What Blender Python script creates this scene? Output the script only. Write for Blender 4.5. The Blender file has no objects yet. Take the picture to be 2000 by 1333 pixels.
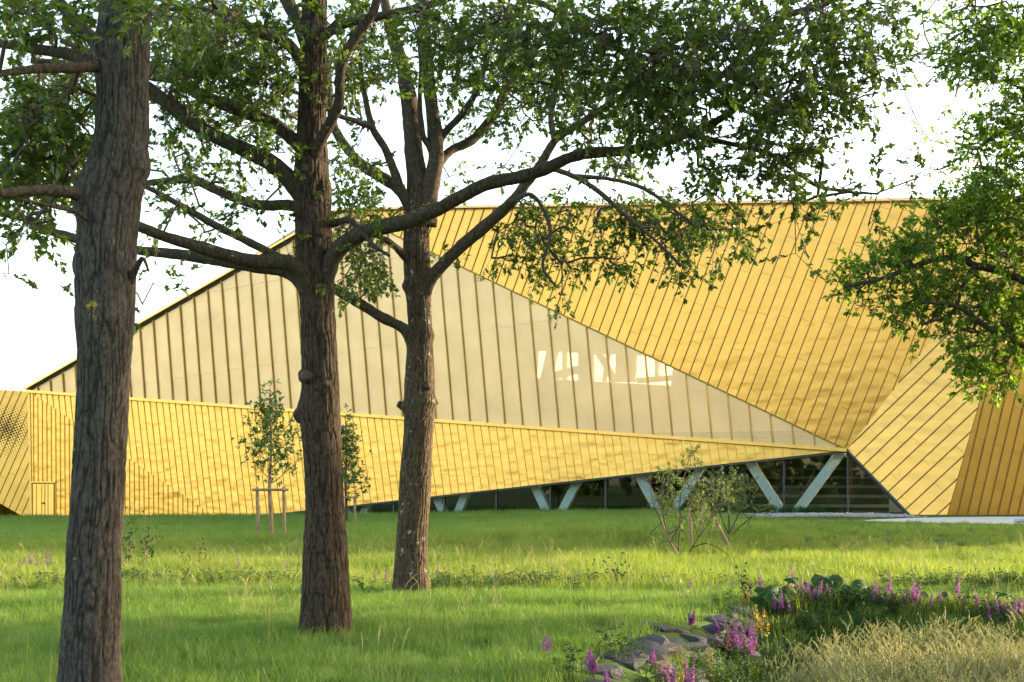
import bpy, bmesh, math, random
import numpy as np
from mathutils import Vector, Matrix

random.seed(7); RNG = np.random.default_rng(11)
SC = bpy.context.scene; COL = SC.collection

# ------------------------------------------------------------------ camera, sky, sun, exposure
F, CX, CY, EYE = 2400.0, 1000.0, 945.0, 1.6        # focal length (photo px), principal column, horizon row, eye height
cam = bpy.data.cameras.new('camera'); camo = bpy.data.objects.new('camera', cam); COL.objects.link(camo)
camo.location = (0, 0, EYE); camo.rotation_euler = (math.radians(90), 0, 0)
cam.sensor_width = 36; cam.lens = 36 * F / 2000; cam.shift_y = (CY - 666.5) / 2000; cam.clip_end = 3000; cam.clip_start = 0.1
SC.camera = camo
SUN_DIR = Vector((0.93, 0.37, math.tan(math.radians(12)))).normalized()
W = bpy.data.worlds.new('World'); SC.world = W; W.use_nodes = True
nt = W.node_tree; bg = nt.nodes['Background']
sky = nt.nodes.new('ShaderNodeTexSky'); sky.sky_type = 'NISHITA'; sky.sun_disc = False
sky.sun_elevation = math.asin(SUN_DIR.z); sky.sun_rotation = math.atan2(SUN_DIR.x, SUN_DIR.y)
sky.air_density = 1.1; sky.dust_density = 2.2; sky.ozone_density = 0.0; sky.altitude = 150
nt.links.new(sky.outputs[0], bg.inputs[0]); bg.inputs[1].default_value = 0.15
sl = bpy.data.lights.new('sun', 'SUN'); sl.energy = 3.1; sl.angle = math.radians(0.6); sl.color = (1.0, 0.80, 0.52)
so = bpy.data.objects.new('sun', sl); COL.objects.link(so); so.rotation_euler = (-SUN_DIR).to_track_quat('-Z', 'Y').to_euler()
SC.view_settings.view_transform = 'Standard'; SC.view_settings.look = 'None'; SC.view_settings.gamma = 1
SC.view_settings.exposure = 2.33; SC.view_settings.use_curve_mapping = False
SC.render.engine = 'CYCLES'; SC.cycles.use_denoising = True; SC.cycles.denoiser = 'OPENIMAGEDENOISE'; SC.cycles.denoising_input_passes = 'RGB_ALBEDO_NORMAL'; SC.cycles.denoising_prefilter = 'NONE'; SC.cycles.max_bounces = 8; SC.cycles.transparent_max_bounces = 16
SC.cycles.sample_clamp_indirect = 6

# ------------------------------------------------------------------ helpers
def P(px, py, Y): return np.array([(px - CX) / F * Y, Y, EYE + (CY - py) / F * Y])
def ray(px, py): return np.array([(px - CX) / F, 1.0, (CY - py) / F])
CAM = np.array([0, 0, EYE])
def on_plane(px, py, p0, n):
    r = ray(px, py); t = np.dot(n, p0 - CAM) / np.dot(n, r); return CAM + r * t
def unit(v): v = np.asarray(v, float); return v / np.linalg.norm(v)
def sstep(a, b, x): t = np.clip((np.asarray(x, float) - a) / (b - a), 0, 1); return t * t * (3 - 2 * t)
def _hash(i, j, k, s=0):
    h = (i * 374761393 + j * 668265263 + k * 2147483647 + s * 974711) & 0xffffffff
    h = ((h ^ (h >> 13)) * 1274126177) & 0xffffffff
    return ((h ^ (h >> 16)) & 0xffff) / 65535.0
def vnoise(x, y, z=0.0, s=0):
    x, y, z = np.broadcast_arrays(np.asarray(x, float), np.asarray(y, float), np.asarray(z, float))
    xi, yi, zi = np.floor(x).astype(np.int64), np.floor(y).astype(np.int64), np.floor(z).astype(np.int64)
    fx, fy, fz = x - xi, y - yi, z - zi
    fx, fy, fz = fx*fx*(3-2*fx), fy*fy*(3-2*fy), fz*fz*(3-2*fz); r = 0
    for a in (0, 1):
        for b in (0, 1):
            for c in (0, 1):
                r = r + _hash(xi+a, yi+b, zi+c, s) * (fx if a else 1-fx) * (fy if b else 1-fy) * (fz if c else 1-fz)
    return r * 2 - 1

def tag(o, label=None, cat=None, group=None, kind=None):
    if label: o['label'] = label
    if cat: o['category'] = cat
    if group: o['group'] = group
    if kind: o['kind'] = kind
    return o
def empty(name, loc=(0, 0, 0), rz=0):
    o = bpy.data.objects.new(name, None); COL.objects.link(o); o.location = loc; o.rotation_euler = (0, 0, rz); return o
def link(name, me, mat=None, parent=None):
    o = bpy.data.objects.new(name, me); COL.objects.link(o)
    if mat is not None and len(me.materials) == 0: me.materials.append(mat)
    if parent is not None:
        o.parent = parent
        o.matrix_parent_inverse = Matrix.Translation(parent.location).inverted() if parent.type == 'EMPTY' else Matrix.Identity(4)
    return o
def mesh_np(name, verts, faces, smooth=False, attr=None, uv=None):
    """faces: (n,k) array or list of such arrays"""
    me = bpy.data.meshes.new(name)
    verts = np.asarray(verts, np.float32).reshape(-1, 3)
    fl = faces if isinstance(faces, list) else [faces]
    fl = [np.asarray(f, np.int32) for f in fl if len(f)]
    loops = np.concatenate([f.ravel() for f in fl]); tot = np.concatenate([np.full(len(f), f.shape[1], np.int32) for f in fl])
    start = np.concatenate([[0], np.cumsum(tot)[:-1]]).astype(np.int32)
    me.vertices.add(len(verts)); me.vertices.foreach_set('co', verts.ravel())
    me.loops.add(len(loops)); me.loops.foreach_set('vertex_index', loops)
    me.polygons.add(len(tot)); me.polygons.foreach_set('loop_start', start); me.polygons.foreach_set('loop_total', tot)
    if smooth: me.polygons.foreach_set('use_smooth', np.ones(len(tot), bool))
    if attr is not None:
        a = me.attributes.new('var', 'FLOAT', 'FACE'); a.data.foreach_set('value', np.asarray(attr, np.float32))
    me.update(calc_edges=True)
    if uv is not None:
        l = me.uv_layers.new(name='UVMap'); l.data.foreach_set('uv', np.asarray(uv, np.float32)[loops].ravel())
    return me
class MB:
    """collects vertices and faces (python lists) for one mesh"""
    def __init__(s): s.v = []; s.f = []; s.uv = []
    def add(s, v, f, uv=None):
        n = len(s.v); s.v += [tuple(p) for p in v]; s.f += [tuple(i + n for i in q) for q in f]
        s.uv += [tuple(p) for p in uv] if uv is not None else [(0, 0)] * len(v)
    def box(s, c, ax, ay, az):
        c, ax, ay, az = map(np.asarray, (c, ax, ay, az))
        v = [c + i*ax + j*ay + k*az for k in (-1, 1) for j in (-1, 1) for i in (-1, 1)]
        s.add(v, [(0,2,3,1),(4,5,7,6),(0,1,5,4),(2,6,7,3),(0,4,6,2),(1,3,7,5)])
    def beam(s, a, b, wdir, w, t):
        a, b = np.asarray(a, float), np.asarray(b, float); d = b - a; L = np.linalg.norm(d); u = d / L
        wd = np.asarray(wdir, float); wd = unit(wd - u * np.dot(wd, u)); td = np.cross(u, wd)
        s.box((a + b) / 2, u * L / 2, wd * w / 2, td * t / 2)
    def prism(s, poly, n, t0, t1, uv=None):
        poly = [np.asarray(p, float) for p in poly]; k = len(poly)
        t1 = t1 if hasattr(t1, '__len__') else [t1] * k
        v = [p + n * t0 for p in poly] + [p + n * q for p, q in zip(poly, t1)]
        f = [tuple(range(k, 2*k)), tuple(range(k-1, -1, -1))] + [(i, (i+1) % k, k + (i+1) % k, k + i) for i in range(k)]
        s.add(v, f, (list(uv) + list(uv)) if uv is not None else None)
    def mesh(s, name, smooth=False):
        me = bpy.data.meshes.new(name); me.from_pydata(s.v, [], s.f)
        l = me.uv_layers.new(name='UVMap')
        idx = np.zeros(len(me.loops), np.int32); me.loops.foreach_get('vertex_index', idx)
        l.data.foreach_set('uv', np.asarray(s.uv, np.float32)[idx].ravel())
        if smooth: me.polygons.foreach_set('use_smooth', np.ones(len(me.polygons), bool))
        me.update(); return me
    def build(s, name, mat, parent=None, smooth=False): return link(name, s.mesh(name, smooth), mat, parent)
def catmull(pts, n):
    pts = np.asarray(pts, float); p = np.vstack([2*pts[0]-pts[1], pts, 2*pts[-1]-pts[-2]]); m = len(pts) - 1
    t = np.linspace(0, m, n); i = np.minimum(t.astype(int), m - 1); u = (t - i)[:, None]
    a, b, c, d = p[i], p[i+1], p[i+2], p[i+3]
    return 0.5 * (2*b + (c-a)*u + (2*a-5*b+4*c-d)*u*u + (3*b-a-3*c+d)*u**3)
def tube(path, rad, sides, cap=True, disp=None, bend_frames=True):
    """path (N,3), rad (N,) -> verts, [quads, tris]"""
    path = np.asarray(path, float); N = len(path); rad = np.asarray(rad, float)
    tan = np.gradient(path, axis=0); tan /= np.linalg.norm(tan, axis=1)[:, None] + 1e-9
    a = np.zeros((N, 3)); ref = np.array([0, -1.0, 0]) if abs(tan[0][1]) < .9 else np.array([1.0, 0, 0])
    cur = unit(ref - tan[0] * np.dot(ref, tan[0]))
    for i in range(N):
        cur = cur - tan[i] * np.dot(cur, tan[i]); cur /= np.linalg.norm(cur) + 1e-9; a[i] = cur
    b = np.cross(tan, a); th = np.linspace(0, 2*np.pi, sides, endpoint=False)
    dirs = a[:, None, :] * np.cos(th)[None, :, None] + b[:, None, :] * np.sin(th)[None, :, None]
    r = np.repeat(rad[:, None], sides, 1)
    if disp is not None: r = disp(path, dirs, r)
    v = (path[:, None, :] + dirs * r[..., None]).reshape(-1, 3)
    i = np.arange(N - 1)[:, None] * sides; j = np.arange(sides)[None, :]; j2 = (j + 1) % sides
    q = np.stack([i + j, i + j2, i + sides + j2, i + sides + j], -1).reshape(-1, 4)
    fs = [q]
    if cap:
        v = np.vstack([v, path[-1], path[0]]); k = len(v) - 2
        e = (N - 1) * sides + np.arange(sides); e2 = (N - 1) * sides + (np.arange(sides) + 1) % sides
        s0 = np.arange(sides); s1 = (np.arange(sides) + 1) % sides
        fs.append(np.vstack([np.stack([e, e2, np.full(sides, k)], -1), np.stack([s1, s0, np.full(sides, k+1)], -1)]))
    return v, fs
class NP:
    """collects numpy geometry, faces sorted by their corner count"""
    def __init__(s): s.v = []; s.n = 0; s.f = {}; s.a = {}
    def add(s, v, fs, a=0.5):
        for f in fs:
            f = np.asarray(f) + s.n; k = f.shape[1]; s.f.setdefault(k, []).append(f); s.a.setdefault(k, []).append(np.broadcast_to(np.asarray(a, float), (len(f),)))
        s.v.append(np.asarray(v)); s.n += len(v)
    def merge(s, o):
        for k in o.f: s.f.setdefault(k, []).extend(f + s.n for f in o.f[k]); s.a.setdefault(k, []).extend(o.a[k])
        s.v += o.v; s.n += o.n
    def mesh(s, name, smooth=True):
        ks = list(s.f); return mesh_np(name, np.vstack(s.v), [np.vstack(s.f[k]) for k in ks], smooth, np.concatenate([np.concatenate(s.a[k]) for k in ks]))
    def build(s, name, mat, parent=None, smooth=True): return link(name, s.mesh(name, smooth), mat, parent)

# ------------------------------------------------------------------ materials
def new_mat(name):
    m = bpy.data.materials.new(name); m.use_nodes = True; t = m.node_tree
    return m, t, t.nodes, t.links, t.nodes['Principled BSDF']
def N_(nodes, typ, **kw):
    n = nodes.new(typ)
    for k, v in kw.items():
        if k in n.inputs: n.inputs[k].default_value = v
        else: setattr(n, k, v)
    return n
def ramp(nodes, stops):
    r = nodes.new('ShaderNodeValToRGB'); e = r.color_ramp.elements
    while len(e) < len(stops): e.new(0.5)
    for el, (p, c) in zip(e, stops): el.position = p; el.color = (*c, 1) if len(c) == 3 else c
    return r
def simple(name, col, rough=0.6, metal=0.0, var=0.15, scale=3.0, bump=0.0, bscale=20.0):
    m, t, n, l, b = new_mat(name)
    tc = n.new('ShaderNodeTexCoord'); no = N_(n, 'ShaderNodeTexNoise', Scale=scale, Detail=4.0)
    l.new(tc.outputs['Object'], no.inputs['Vector'])
    r = ramp(n, [(0.3, [c * (1 - var) for c in col]), (0.7, [min(1, c * (1 + var)) for c in col])])
    l.new(no.outputs[0], r.inputs[0]); l.new(r.outputs[0], b.inputs['Base Color'])
    b.inputs['Roughness'].default_value = rough; b.inputs['Metallic'].default_value = metal
    if bump:
        n2 = N_(n, 'ShaderNodeTexNoise', Scale=bscale, Detail=5.0); l.new(tc.outputs['Object'], n2.inputs['Vector'])
        bp = N_(n, 'ShaderNodeBump', Strength=bump, Distance=0.02); l.new(n2.outputs[0], bp.inputs['Height']); l.new(bp.outputs[0], b.inputs['Normal'])
    return m
def gold(name, col, rough=0.34, dent=0.05, dscale=1.1, metal=1.0):
    """gold anodised sheet: rolled-sheet tone changes per panel, oil-canning dents, faint streaks"""
    m, t, n, l, b = new_mat(name)
    tc = n.new('ShaderNodeTexCoord'); oi = n.new('ShaderNodeObjectInfo')
    mul = N_(n, 'ShaderNodeMath', operation='MULTIPLY'); mul.inputs[1].default_value = 0.5; l.new(oi.outputs['Random'], mul.inputs[0])
    mp = N_(n, 'ShaderNodeMapping'); mp.inputs['Scale'].default_value = (0.8, 0.8, 2.0); l.new(tc.outputs['Object'], mp.inputs['Vector'])
    d = N_(n, 'ShaderNodeTexNoise', noise_dimensions='4D', Scale=dscale, Detail=1.0, Roughness=0.4); l.new(mp.outputs[0], d.inputs['Vector']); l.new(mul.outputs[0], d.inputs['W'])
    bp = N_(n, 'ShaderNodeBump', Strength=1.0, Distance=dent); l.new(d.outputs[0], bp.inputs['Height']); l.new(bp.outputs[0], b.inputs['Normal'])
    st = N_(n, 'ShaderNodeTexNoise', Scale=2.4, Detail=4.0); l.new(tc.outputs['Object'], st.inputs['Vector'])
    r = ramp(n, [(0.3, [c * 0.93 for c in col]), (0.72, [min(1, c * 1.05) for c in col])]); l.new(st.outputs[0], r.inputs[0])
    hs = N_(n, 'ShaderNodeHueSaturation'); l.new(r.outputs[0], hs.inputs['Color'])
    mr = N_(n, 'ShaderNodeMapRange'); mr.inputs[3].default_value = 0.97; mr.inputs[4].default_value = 1.02; l.new(oi.outputs['Random'], mr.inputs[0]); l.new(mr.outputs[0], hs.inputs['Value'])
    l.new(hs.outputs[0], b.inputs['Base Color'])
    b.inputs['Metallic'].default_value = metal; b.inputs['Roughness'].default_value = rough
    return m
def perforated(name, col, pitch, hole, rough=0.4, cloud=None):
    """perforated sheet: round holes cut through the sheet on a staggered grid (UV in metres)"""
    m, t, n, l, b = new_mat(name)
    uv = n.new('ShaderNodeUVMap'); out = n['Material Output']
    def grid(off):
        a = N_(n, 'ShaderNodeMapping'); a.inputs['Scale'].default_value = (1/pitch, 1/(pitch*1.0), 1); a.inputs['Location'].default_value = (off, off, 0)
        l.new(uv.outputs[0], a.inputs['Vector'])
        fr = N_(n, 'ShaderNodeVectorMath', operation='FRACTION'); l.new(a.outputs[0], fr.inputs[0])
        sb = N_(n, 'ShaderNodeVectorMath', operation='SUBTRACT'); sb.inputs[1].default_value = (.5, .5, 0); l.new(fr.outputs[0], sb.inputs[0])
        ln = N_(n, 'ShaderNodeVectorMath', operation='LENGTH'); l.new(sb.outputs[0], ln.inputs[0]); return ln.outputs['Value']
    mn = N_(n, 'ShaderNodeMath', operation='MINIMUM'); l.new(grid(0), mn.inputs[0]); l.new(grid(.5), mn.inputs[1])
    ls = N_(n, 'ShaderNodeMath', operation='LESS_THAN'); l.new(mn.outputs[0], ls.inputs[0]); ls.inputs[1].default_value = hole
    if cloud:      # hole size grows towards the middle of a cloud of holes at UV point cloud[0:2], radius cloud[2]
        sb = N_(n, 'ShaderNodeVectorMath', operation='DISTANCE'); l.new(uv.outputs[0], sb.inputs[0]); sb.inputs[1].default_value = (cloud[0], cloud[1], 0)
        mr = N_(n, 'ShaderNodeMapRange'); mr.inputs[1].default_value = 0; mr.inputs[2].default_value = cloud[2]; mr.inputs[3].default_value = hole; mr.inputs[4].default_value = 0.0
        l.new(sb.outputs['Value'], mr.inputs[0]); l.new(mr.outputs[0], ls.inputs[1])
    tr = n.new('ShaderNodeBsdfTransparent'); mx = n.new('ShaderNodeMixShader')
    tc = n.new('ShaderNodeTexCoord'); st = N_(n, 'ShaderNodeTexNoise', Scale=0.9, Detail=3.0); l.new(tc.outputs['Object'], st.inputs['Vector'])
    r = ramp(n, [(0.3, [c * 0.9 for c in col]), (0.7, [min(1, c * 1.06) for c in col])]); l.new(st.outputs[0], r.inputs[0]); l.new(r.outputs[0], b.inputs['Base Color'])
    b.inputs['Metallic'].default_value = 1; b.inputs['Roughness'].default_value = rough
    if cloud:
        d = N_(n, 'ShaderNodeTexNoise', Scale=1.1, Detail=1.0); l.new(tc.outputs['Object'], d.inputs['Vector'])
        bp = N_(n, 'ShaderNodeBump', Strength=1.0, Distance=0.02); l.new(d.outputs[0], bp.inputs['Height']); l.new(bp.outputs[0], b.inputs['Normal'])
    l.new(ls.outputs[0], mx.inputs[0]); l.new(b.outputs[0], mx.inputs[1]); l.new(tr.outputs[0], mx.inputs[2]); l.new(mx.outputs[0], out.inputs[0])
    return m
def leafy(name, c0, c1, trans, rough=0.45, tw=0.45, spec=0.5, inst=False):
    m, t, n, l, b = new_mat(name); out = n['Material Output']
    at = N_(n, 'ShaderNodeAttribute', attribute_name='var'); src = at.outputs['Fac']
    if inst:
        oi = n.new('ShaderNodeObjectInfo'); tc = n.new('ShaderNodeTexCoord')
        g = n.new('ShaderNodeNewGeometry'); no = N_(n, 'ShaderNodeTexNoise', Scale=0.35, Detail=3.0); l.new(g.outputs['Position'], no.inputs['Vector'])
        a1 = N_(n, 'ShaderNodeMath', operation='MULTIPLY_ADD'); l.new(oi.outputs['Random'], a1.inputs[0]); a1.inputs[1].default_value = 0.35; l.new(src, a1.inputs[2])
        a2 = N_(n, 'ShaderNodeMath', operation='MULTIPLY_ADD'); l.new(no.outputs[0], a2.inputs[0]); a2.inputs[1].default_value = 1.3; l.new(a1.outputs[0], a2.inputs[2])
        a3 = N_(n, 'ShaderNodeMath', operation='MULTIPLY_ADD'); l.new(a2.outputs[0], a3.inputs[0]); a3.inputs[1].default_value = 0.6; a3.inputs[2].default_value = -0.42
        a3.use_clamp = True; src = a3.outputs[0]
    r = ramp(n, [(0.0, c0), (1.0, c1)]); l.new(src, r.inputs[0]); l.new(r.outputs[0], b.inputs['Base Color'])
    b.inputs['Roughness'].default_value = rough; b.inputs['Specular IOR Level'].default_value = spec
    tl = n.new('ShaderNodeBsdfTranslucent'); mc = N_(n, 'ShaderNodeMix', data_type='RGBA', blend_type='MULTIPLY')
    mc.inputs[0].default_value = 1.0; l.new(r.outputs[0], mc.inputs[6]); mc.inputs[7].default_value = (*trans, 1); l.new(mc.outputs[2], tl.inputs[0])
    mx = n.new('ShaderNodeMixShader'); mx.inputs[0].default_value = tw
    l.new(b.outputs[0], mx.inputs[1]); l.new(tl.outputs[0], mx.inputs[2]); l.new(mx.outputs[0], out.inputs[0])
    return m
def bark(name, dark, light, lichen, lich_amt=0.62, warm=None):
    m, t, n, l, b = new_mat(name)
    tc = n.new('ShaderNodeTexCoord'); mp = N_(n, 'ShaderNodeMapping'); mp.inputs['Scale'].default_value = (1, 1, 0.42); l.new(tc.outputs['Object'], mp.inputs['Vector'])
    wv = N_(n, 'ShaderNodeTexNoise', Scale=42.0, Detail=6.0, Roughness=0.7); l.new(mp.outputs[0], wv.inputs['Vector'])
    r = ramp(n, [(0.36, dark), (0.62, light)]); l.new(wv.outputs[0], r.inputs[0])
    at = N_(n, 'ShaderNodeAttribute', attribute_name='ridge')
    mm = N_(n, 'ShaderNodeMix', data_type='RGBA', blend_type='MULTIPLY'); mm.inputs[0].default_value = 1.0
    rr = ramp(n, [(0.0, (.42, .39, .37)), (0.8, (1.1, 1.1, 1.1))]); l.new(at.outputs['Fac'], rr.inputs[0]); l.new(r.outputs[0], mm.inputs[6]); l.new(rr.outputs[0], mm.inputs[7])
    ln = N_(n, 'ShaderNodeTexNoise', Scale=9.0, Detail=5.0, Roughness=0.7); l.new(tc.outputs['Object'], ln.inputs['Vector'])
    lr = ramp(n, [(lich_amt, (0, 0, 0)), (lich_amt + 0.05, (1, 1, 1))]); l.new(ln.outputs[0], lr.inputs[0])
    mx = N_(n, 'ShaderNodeMix', data_type='RGBA'); l.new(lr.outputs[0], mx.inputs[0]); l.new(mm.outputs[2], mx.inputs[6]); mx.inputs[7].default_value = (*lichen, 1)
    last = mx.outputs[2]
    if warm:
        l2 = N_(n, 'ShaderNodeTexNoise', Scale=2.3, Detail=5.0, Roughness=0.75); l.new(tc.outputs['Object'], l2.inputs['Vector'])
        r2 = ramp(n, [(0.655, (0, 0, 0)), (0.69, (1, 1, 1))]); l.new(l2.outputs[0], r2.inputs[0])
        m2 = N_(n, 'ShaderNodeMix', data_type='RGBA'); l.new(r2.outputs[0], m2.inputs[0]); l.new(last, m2.inputs[6]); m2.inputs[7].default_value = (*warm, 1); last = m2.outputs[2]
    l.new(last, b.inputs['Base Color']); b.inputs['Roughness'].default_value = 0.9; b.inputs['Specular IOR Level'].default_value = 0.2
    bp = N_(n, 'ShaderNodeBump', Strength=1.0, Distance=0.02); l.new(wv.outputs[0], bp.inputs['Height']); l.new(bp.outputs[0], b.inputs['Normal'])
    return m
M = {}
M['gold'] = gold('gold_sheet', (0.555, 0.302, 0.074), 0.31, 0.024, 1.4)
M['gold_low'] = gold('gold_sheet_lower', (0.53, 0.318, 0.084), 0.31, 0.028, 1.5)
M['gold_dim'] = gold('gold_sheet_side', (0.52, 0.29, 0.065), 0.36, 0.008)  # same gold sheet, its dimmer reflections put into a darker colour
M['seam'] = simple('seam_gold', (0.26, 0.145, 0.03), 0.55, 0.6, 0.1)
M['seam_or'] = simple('seam_orange_gold', (0.60, 0.33, 0.07), 0.35, 0.9, 0.1)
M['rib'] = simple('rib_gold', (0.42, 0.26, 0.06), 0.5, 0.6, 0.1)
M['trim'] = simple('trim_gold', (0.70, 0.42, 0.12), 0.38, 1.0, 0.08)
M['coping'] = simple('coping_copper', (0.80, 0.52, 0.26), 0.5, 0.7, 0.1)
M['screen'] = perforated('perforated_gold_sheet', (0.66, 0.455, 0.25), 0.085, 0.205)
M['dots'] = perforated('gold_sheet_with_hole_cloud', (0.72, 0.43, 0.11), 0.17, 0.37, 0.32, cloud=(0, 0, 1.7))
M['hull'] = simple('dark_hull', (0.05, 0.045, 0.035), 0.8)
M['innerwall'] = simple('pale_inner_wall', (0.54, 0.41, 0.29), 0.8, 0, 0.05)
M['frame'] = simple('dark_frame', (0.035, 0.037, 0.042), 0.45)
M['teal'] = simple('pale_green_steel', (0.78, 0.88, 0.90), 0.5, 0, 0.03)
M['concrete'] = simple('concrete', (0.36, 0.36, 0.33), 0.85, 0, 0.1, 2.0, 0.3)
M['path'] = simple('pale_gravel_path', (0.50, 0.48, 0.44), 0.9, 0, 0.08, 9.0, 0.4, 60)
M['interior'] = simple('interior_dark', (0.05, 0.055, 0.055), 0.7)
M['tread'] = simple('seating_step', (0.18, 0.21, 0.19), 0.6)
def glassmat():
    m, t, n, l, b = new_mat('tinted_glass'); out = n['Material Output']; n.remove(b)
    tr = n.new('ShaderNodeBsdfTransparent'); tr.inputs[0].default_value = (0.90, 0.93, 0.93, 1)
    gl = N_(n, 'ShaderNodeBsdfGlossy', Roughness=0.015); gl.inputs[0].default_value = (0.85, 0.9, 0.9, 1)
    fr = N_(n, 'ShaderNodeFresnel', IOR=1.55); ad = N_(n, 'ShaderNodeMath', operation='ADD'); ad.inputs[1].default_value = 0.0; l.new(fr.outputs[0], ad.inputs[0])
    mx = n.new('ShaderNodeMixShader'); l.new(ad.outputs[0], mx.inputs[0]); l.new(tr.outputs[0], mx.inputs[1]); l.new(gl.outputs[0], mx.inputs[2]); l.new(mx.outputs[0], out.inputs[0])
    return m
M['glass'] = glassmat()
M['bark1'] = bark('bark_grey_oak', (0.026, 0.022, 0.019), (0.088, 0.078, 0.068), (0.19, 0.19, 0.17), 0.69, (0.42, 0.27, 0.03))
M['bark2'] = bark('bark_brown_oak', (0.024, 0.017, 0.012), (0.082, 0.060, 0.042), (0.26, 0.26, 0.22), 0.72)
M['bark3'] = bark('bark_lichen_oak', (0.032, 0.023, 0.016), (0.115, 0.082, 0.052), (0.32, 0.34, 0.30), 0.615)
M['limb'] = bark('bark_limb', (0.026, 0.020, 0.015), (0.092, 0.072, 0.05), (0.25, 0.27, 0.22), 0.66)
M['twig'] = simple('twig_bark', (0.075, 0.055, 0.038), 0.9, 0, 0.3, 8.0)
M['cutwood'] = simple('cut_wood', (0.075, 0.052, 0.036), 0.8, 0, 0.3, 14.0)
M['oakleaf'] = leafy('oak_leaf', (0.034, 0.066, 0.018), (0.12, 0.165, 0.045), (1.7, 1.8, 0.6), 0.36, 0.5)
M['oakleaf_r'] = leafy('oak_leaf_sunlit', (0.05, 0.105, 0.015), (0.19, 0.27, 0.04), (1.6, 1.8, 0.5), 0.40, 0.55)  # oak leaf lightened in colour for the sunlight on the right crown
M['youngleaf'] = leafy('young_leaf', (0.045, 0.11, 0.035), (0.12, 0.22, 0.06), (1.4, 1.5, 0.6), 0.4, 0.35)
M['willowleaf'] = leafy('willow_leaf', (0.06, 0.10, 0.035), (0.17, 0.22, 0.08), (1.4, 1.5, 0.6), 0.5, 0.4)
M['grass'] = leafy('grass_blade', (0.09, 0.18, 0.026), (0.31, 0.40, 0.10), (1.3, 1.4, 0.6), 0.5, 0.42, 0.35, True)
M['meadow'] = leafy('meadow_blade_sun_tint', (0.11, 0.18, 0.026), (0.38, 0.41, 0.11), (1.3, 1.4, 0.6), 0.5, 0.45, 0.3, True)  # yellower than the lawn blades: the sunlit band is put into the colour
M['dry'] = leafy('dry_grass_blade', (0.11, 0.20, 0.05), (0.55, 0.47, 0.22), (1.2, 1.15, 0.8), 0.6, 0.35, 0.3, True)
M['weed'] = leafy('weed_leaf', (0.03, 0.075, 0.018), (0.10, 0.17, 0.045), (1.4, 1.5, 0.6), 0.5, 0.35, 0.35, True)
M['purple'] = leafy('purple_petal', (0.27, 0.07, 0.29), (0.52, 0.22, 0.50), (1.1, 0.9, 1.1), 0.6, 0.4, 0.2)
M['yellow'] = leafy('yellow_petal', (0.62, 0.32, 0.01), (0.80, 0.52, 0.03), (1.1, 1.0, 0.6), 0.6, 0.35, 0.2)
M['bigleaf'] = leafy('dark_big_leaf', (0.018, 0.05, 0.018), (0.055, 0.12, 0.03), (1.3, 1.6, 0.6), 0.7, 0.3, 0.2)
M['stem'] = simple('flower_stem', (0.10, 0.11, 0.035), 0.7)
M['dead'] = simple('dry_stalk', (0.12, 0.09, 0.05), 0.8)
M['stake'] = simple('stake_wood', (0.28, 0.19, 0.115), 0.85, 0, 0.25, 7.0, 0.5, 30)
M['slate'] = simple('slate_stone', (0.045, 0.043, 0.044), 0.85, 0, 0.35, 5.0, 0.9, 18)
M['gravel'] = simple('pale_pebble', (0.30, 0.29, 0.28), 0.9, 0, 0.3, 9.0)
M['rail'] = simple('galvanised_rail', (0.42, 0.47, 0.52), 0.4, 0.7)
def groundmat():
    m, t, n, l, b = new_mat('meadow_soil'); g = n.new('ShaderNodeNewGeometry')
    a = N_(n, 'ShaderNodeTexNoise', Scale=0.5, Detail=6.0); l.new(g.outputs['Position'], a.inputs['Vector'])
    r = ramp(n, [(0.3, (0.045, 0.075, 0.018)), (0.7, (0.09, 0.14, 0.03))]); l.new(a.outputs[0], r.inputs[0]); l.new(r.outputs[0], b.inputs['Base Color'])
    b.inputs['Roughness'].default_value = 0.95; b.inputs['Specular IOR Level'].default_value = 0.1
    return m
M['ground'] = groundmat()

# ------------------------------------------------------------------ ground
DX = np.array([-3, -0.6, 0.37, 1.6, 2.94, 4.0, 6.3, 12.0, 30]); DY = np.array([2, 7.4, 9.9, 13.2, 15.6, 16.1, 15.4, 14.0, 10])
def ditch_s(x, y):
    """metres inside the ditch edge (positive = inside)"""
    x = np.asarray(x, float); y = np.asarray(y, float)
    return (np.interp(x, DX, DY) - y) * np.interp(x, [1.5, 3.5], [0.42, 0.95])
def gh(x, y):
    x = np.asarray(x, float); y = np.asarray(y, float)
    h = 0.05 * vnoise(x * .22, y * .22, 0, 3) * sstep(3, 9, y)
    h = h + sstep(24.5, 31, y) * (np.interp(x, [-24, -7, -2.6, 1.7, 10.5, 25], [-.18, .07, .19, .31, .48, .5]) - 0.05 * vnoise(x * .22, y * .22, 0, 3))
    h = h - 0.72 * sstep(0, 1.5, ditch_s(x, y)) * sstep(4, 8.5, y)
    return h
def ground():
    def axis(a, b, st, far):
        inner = np.arange(a, b + 1e-6, st); out = []; s = st; v = b
        while v < far: s *= 1.5; v += s; out.append(v)
        outn = []; s = st; v = a
        while v > -far: s *= 1.5; v -= s; outn.append(v)
        return np.concatenate([outn[::-1], inner, out])
    xs = axis(-28, 28, .25, 700); ys = axis(5, 48, .22, 900)
    X, Y = np.meshgrid(xs, ys); Z = gh(X, Y); v = np.stack([X, Y, Z], -1).reshape(-1, 3)
    w = len(xs); i = np.arange(len(ys) - 1)[:, None] * w + np.arange(w - 1)[None, :]
    f = np.stack([i, i + 1, i + w + 1, i + w], -1).reshape(-1, 4)
    tag(link('ground', mesh_np('ground', v, f, True), M['ground']), 'green meadow ground falling to a ditch', kind='structure')
ground()

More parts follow.
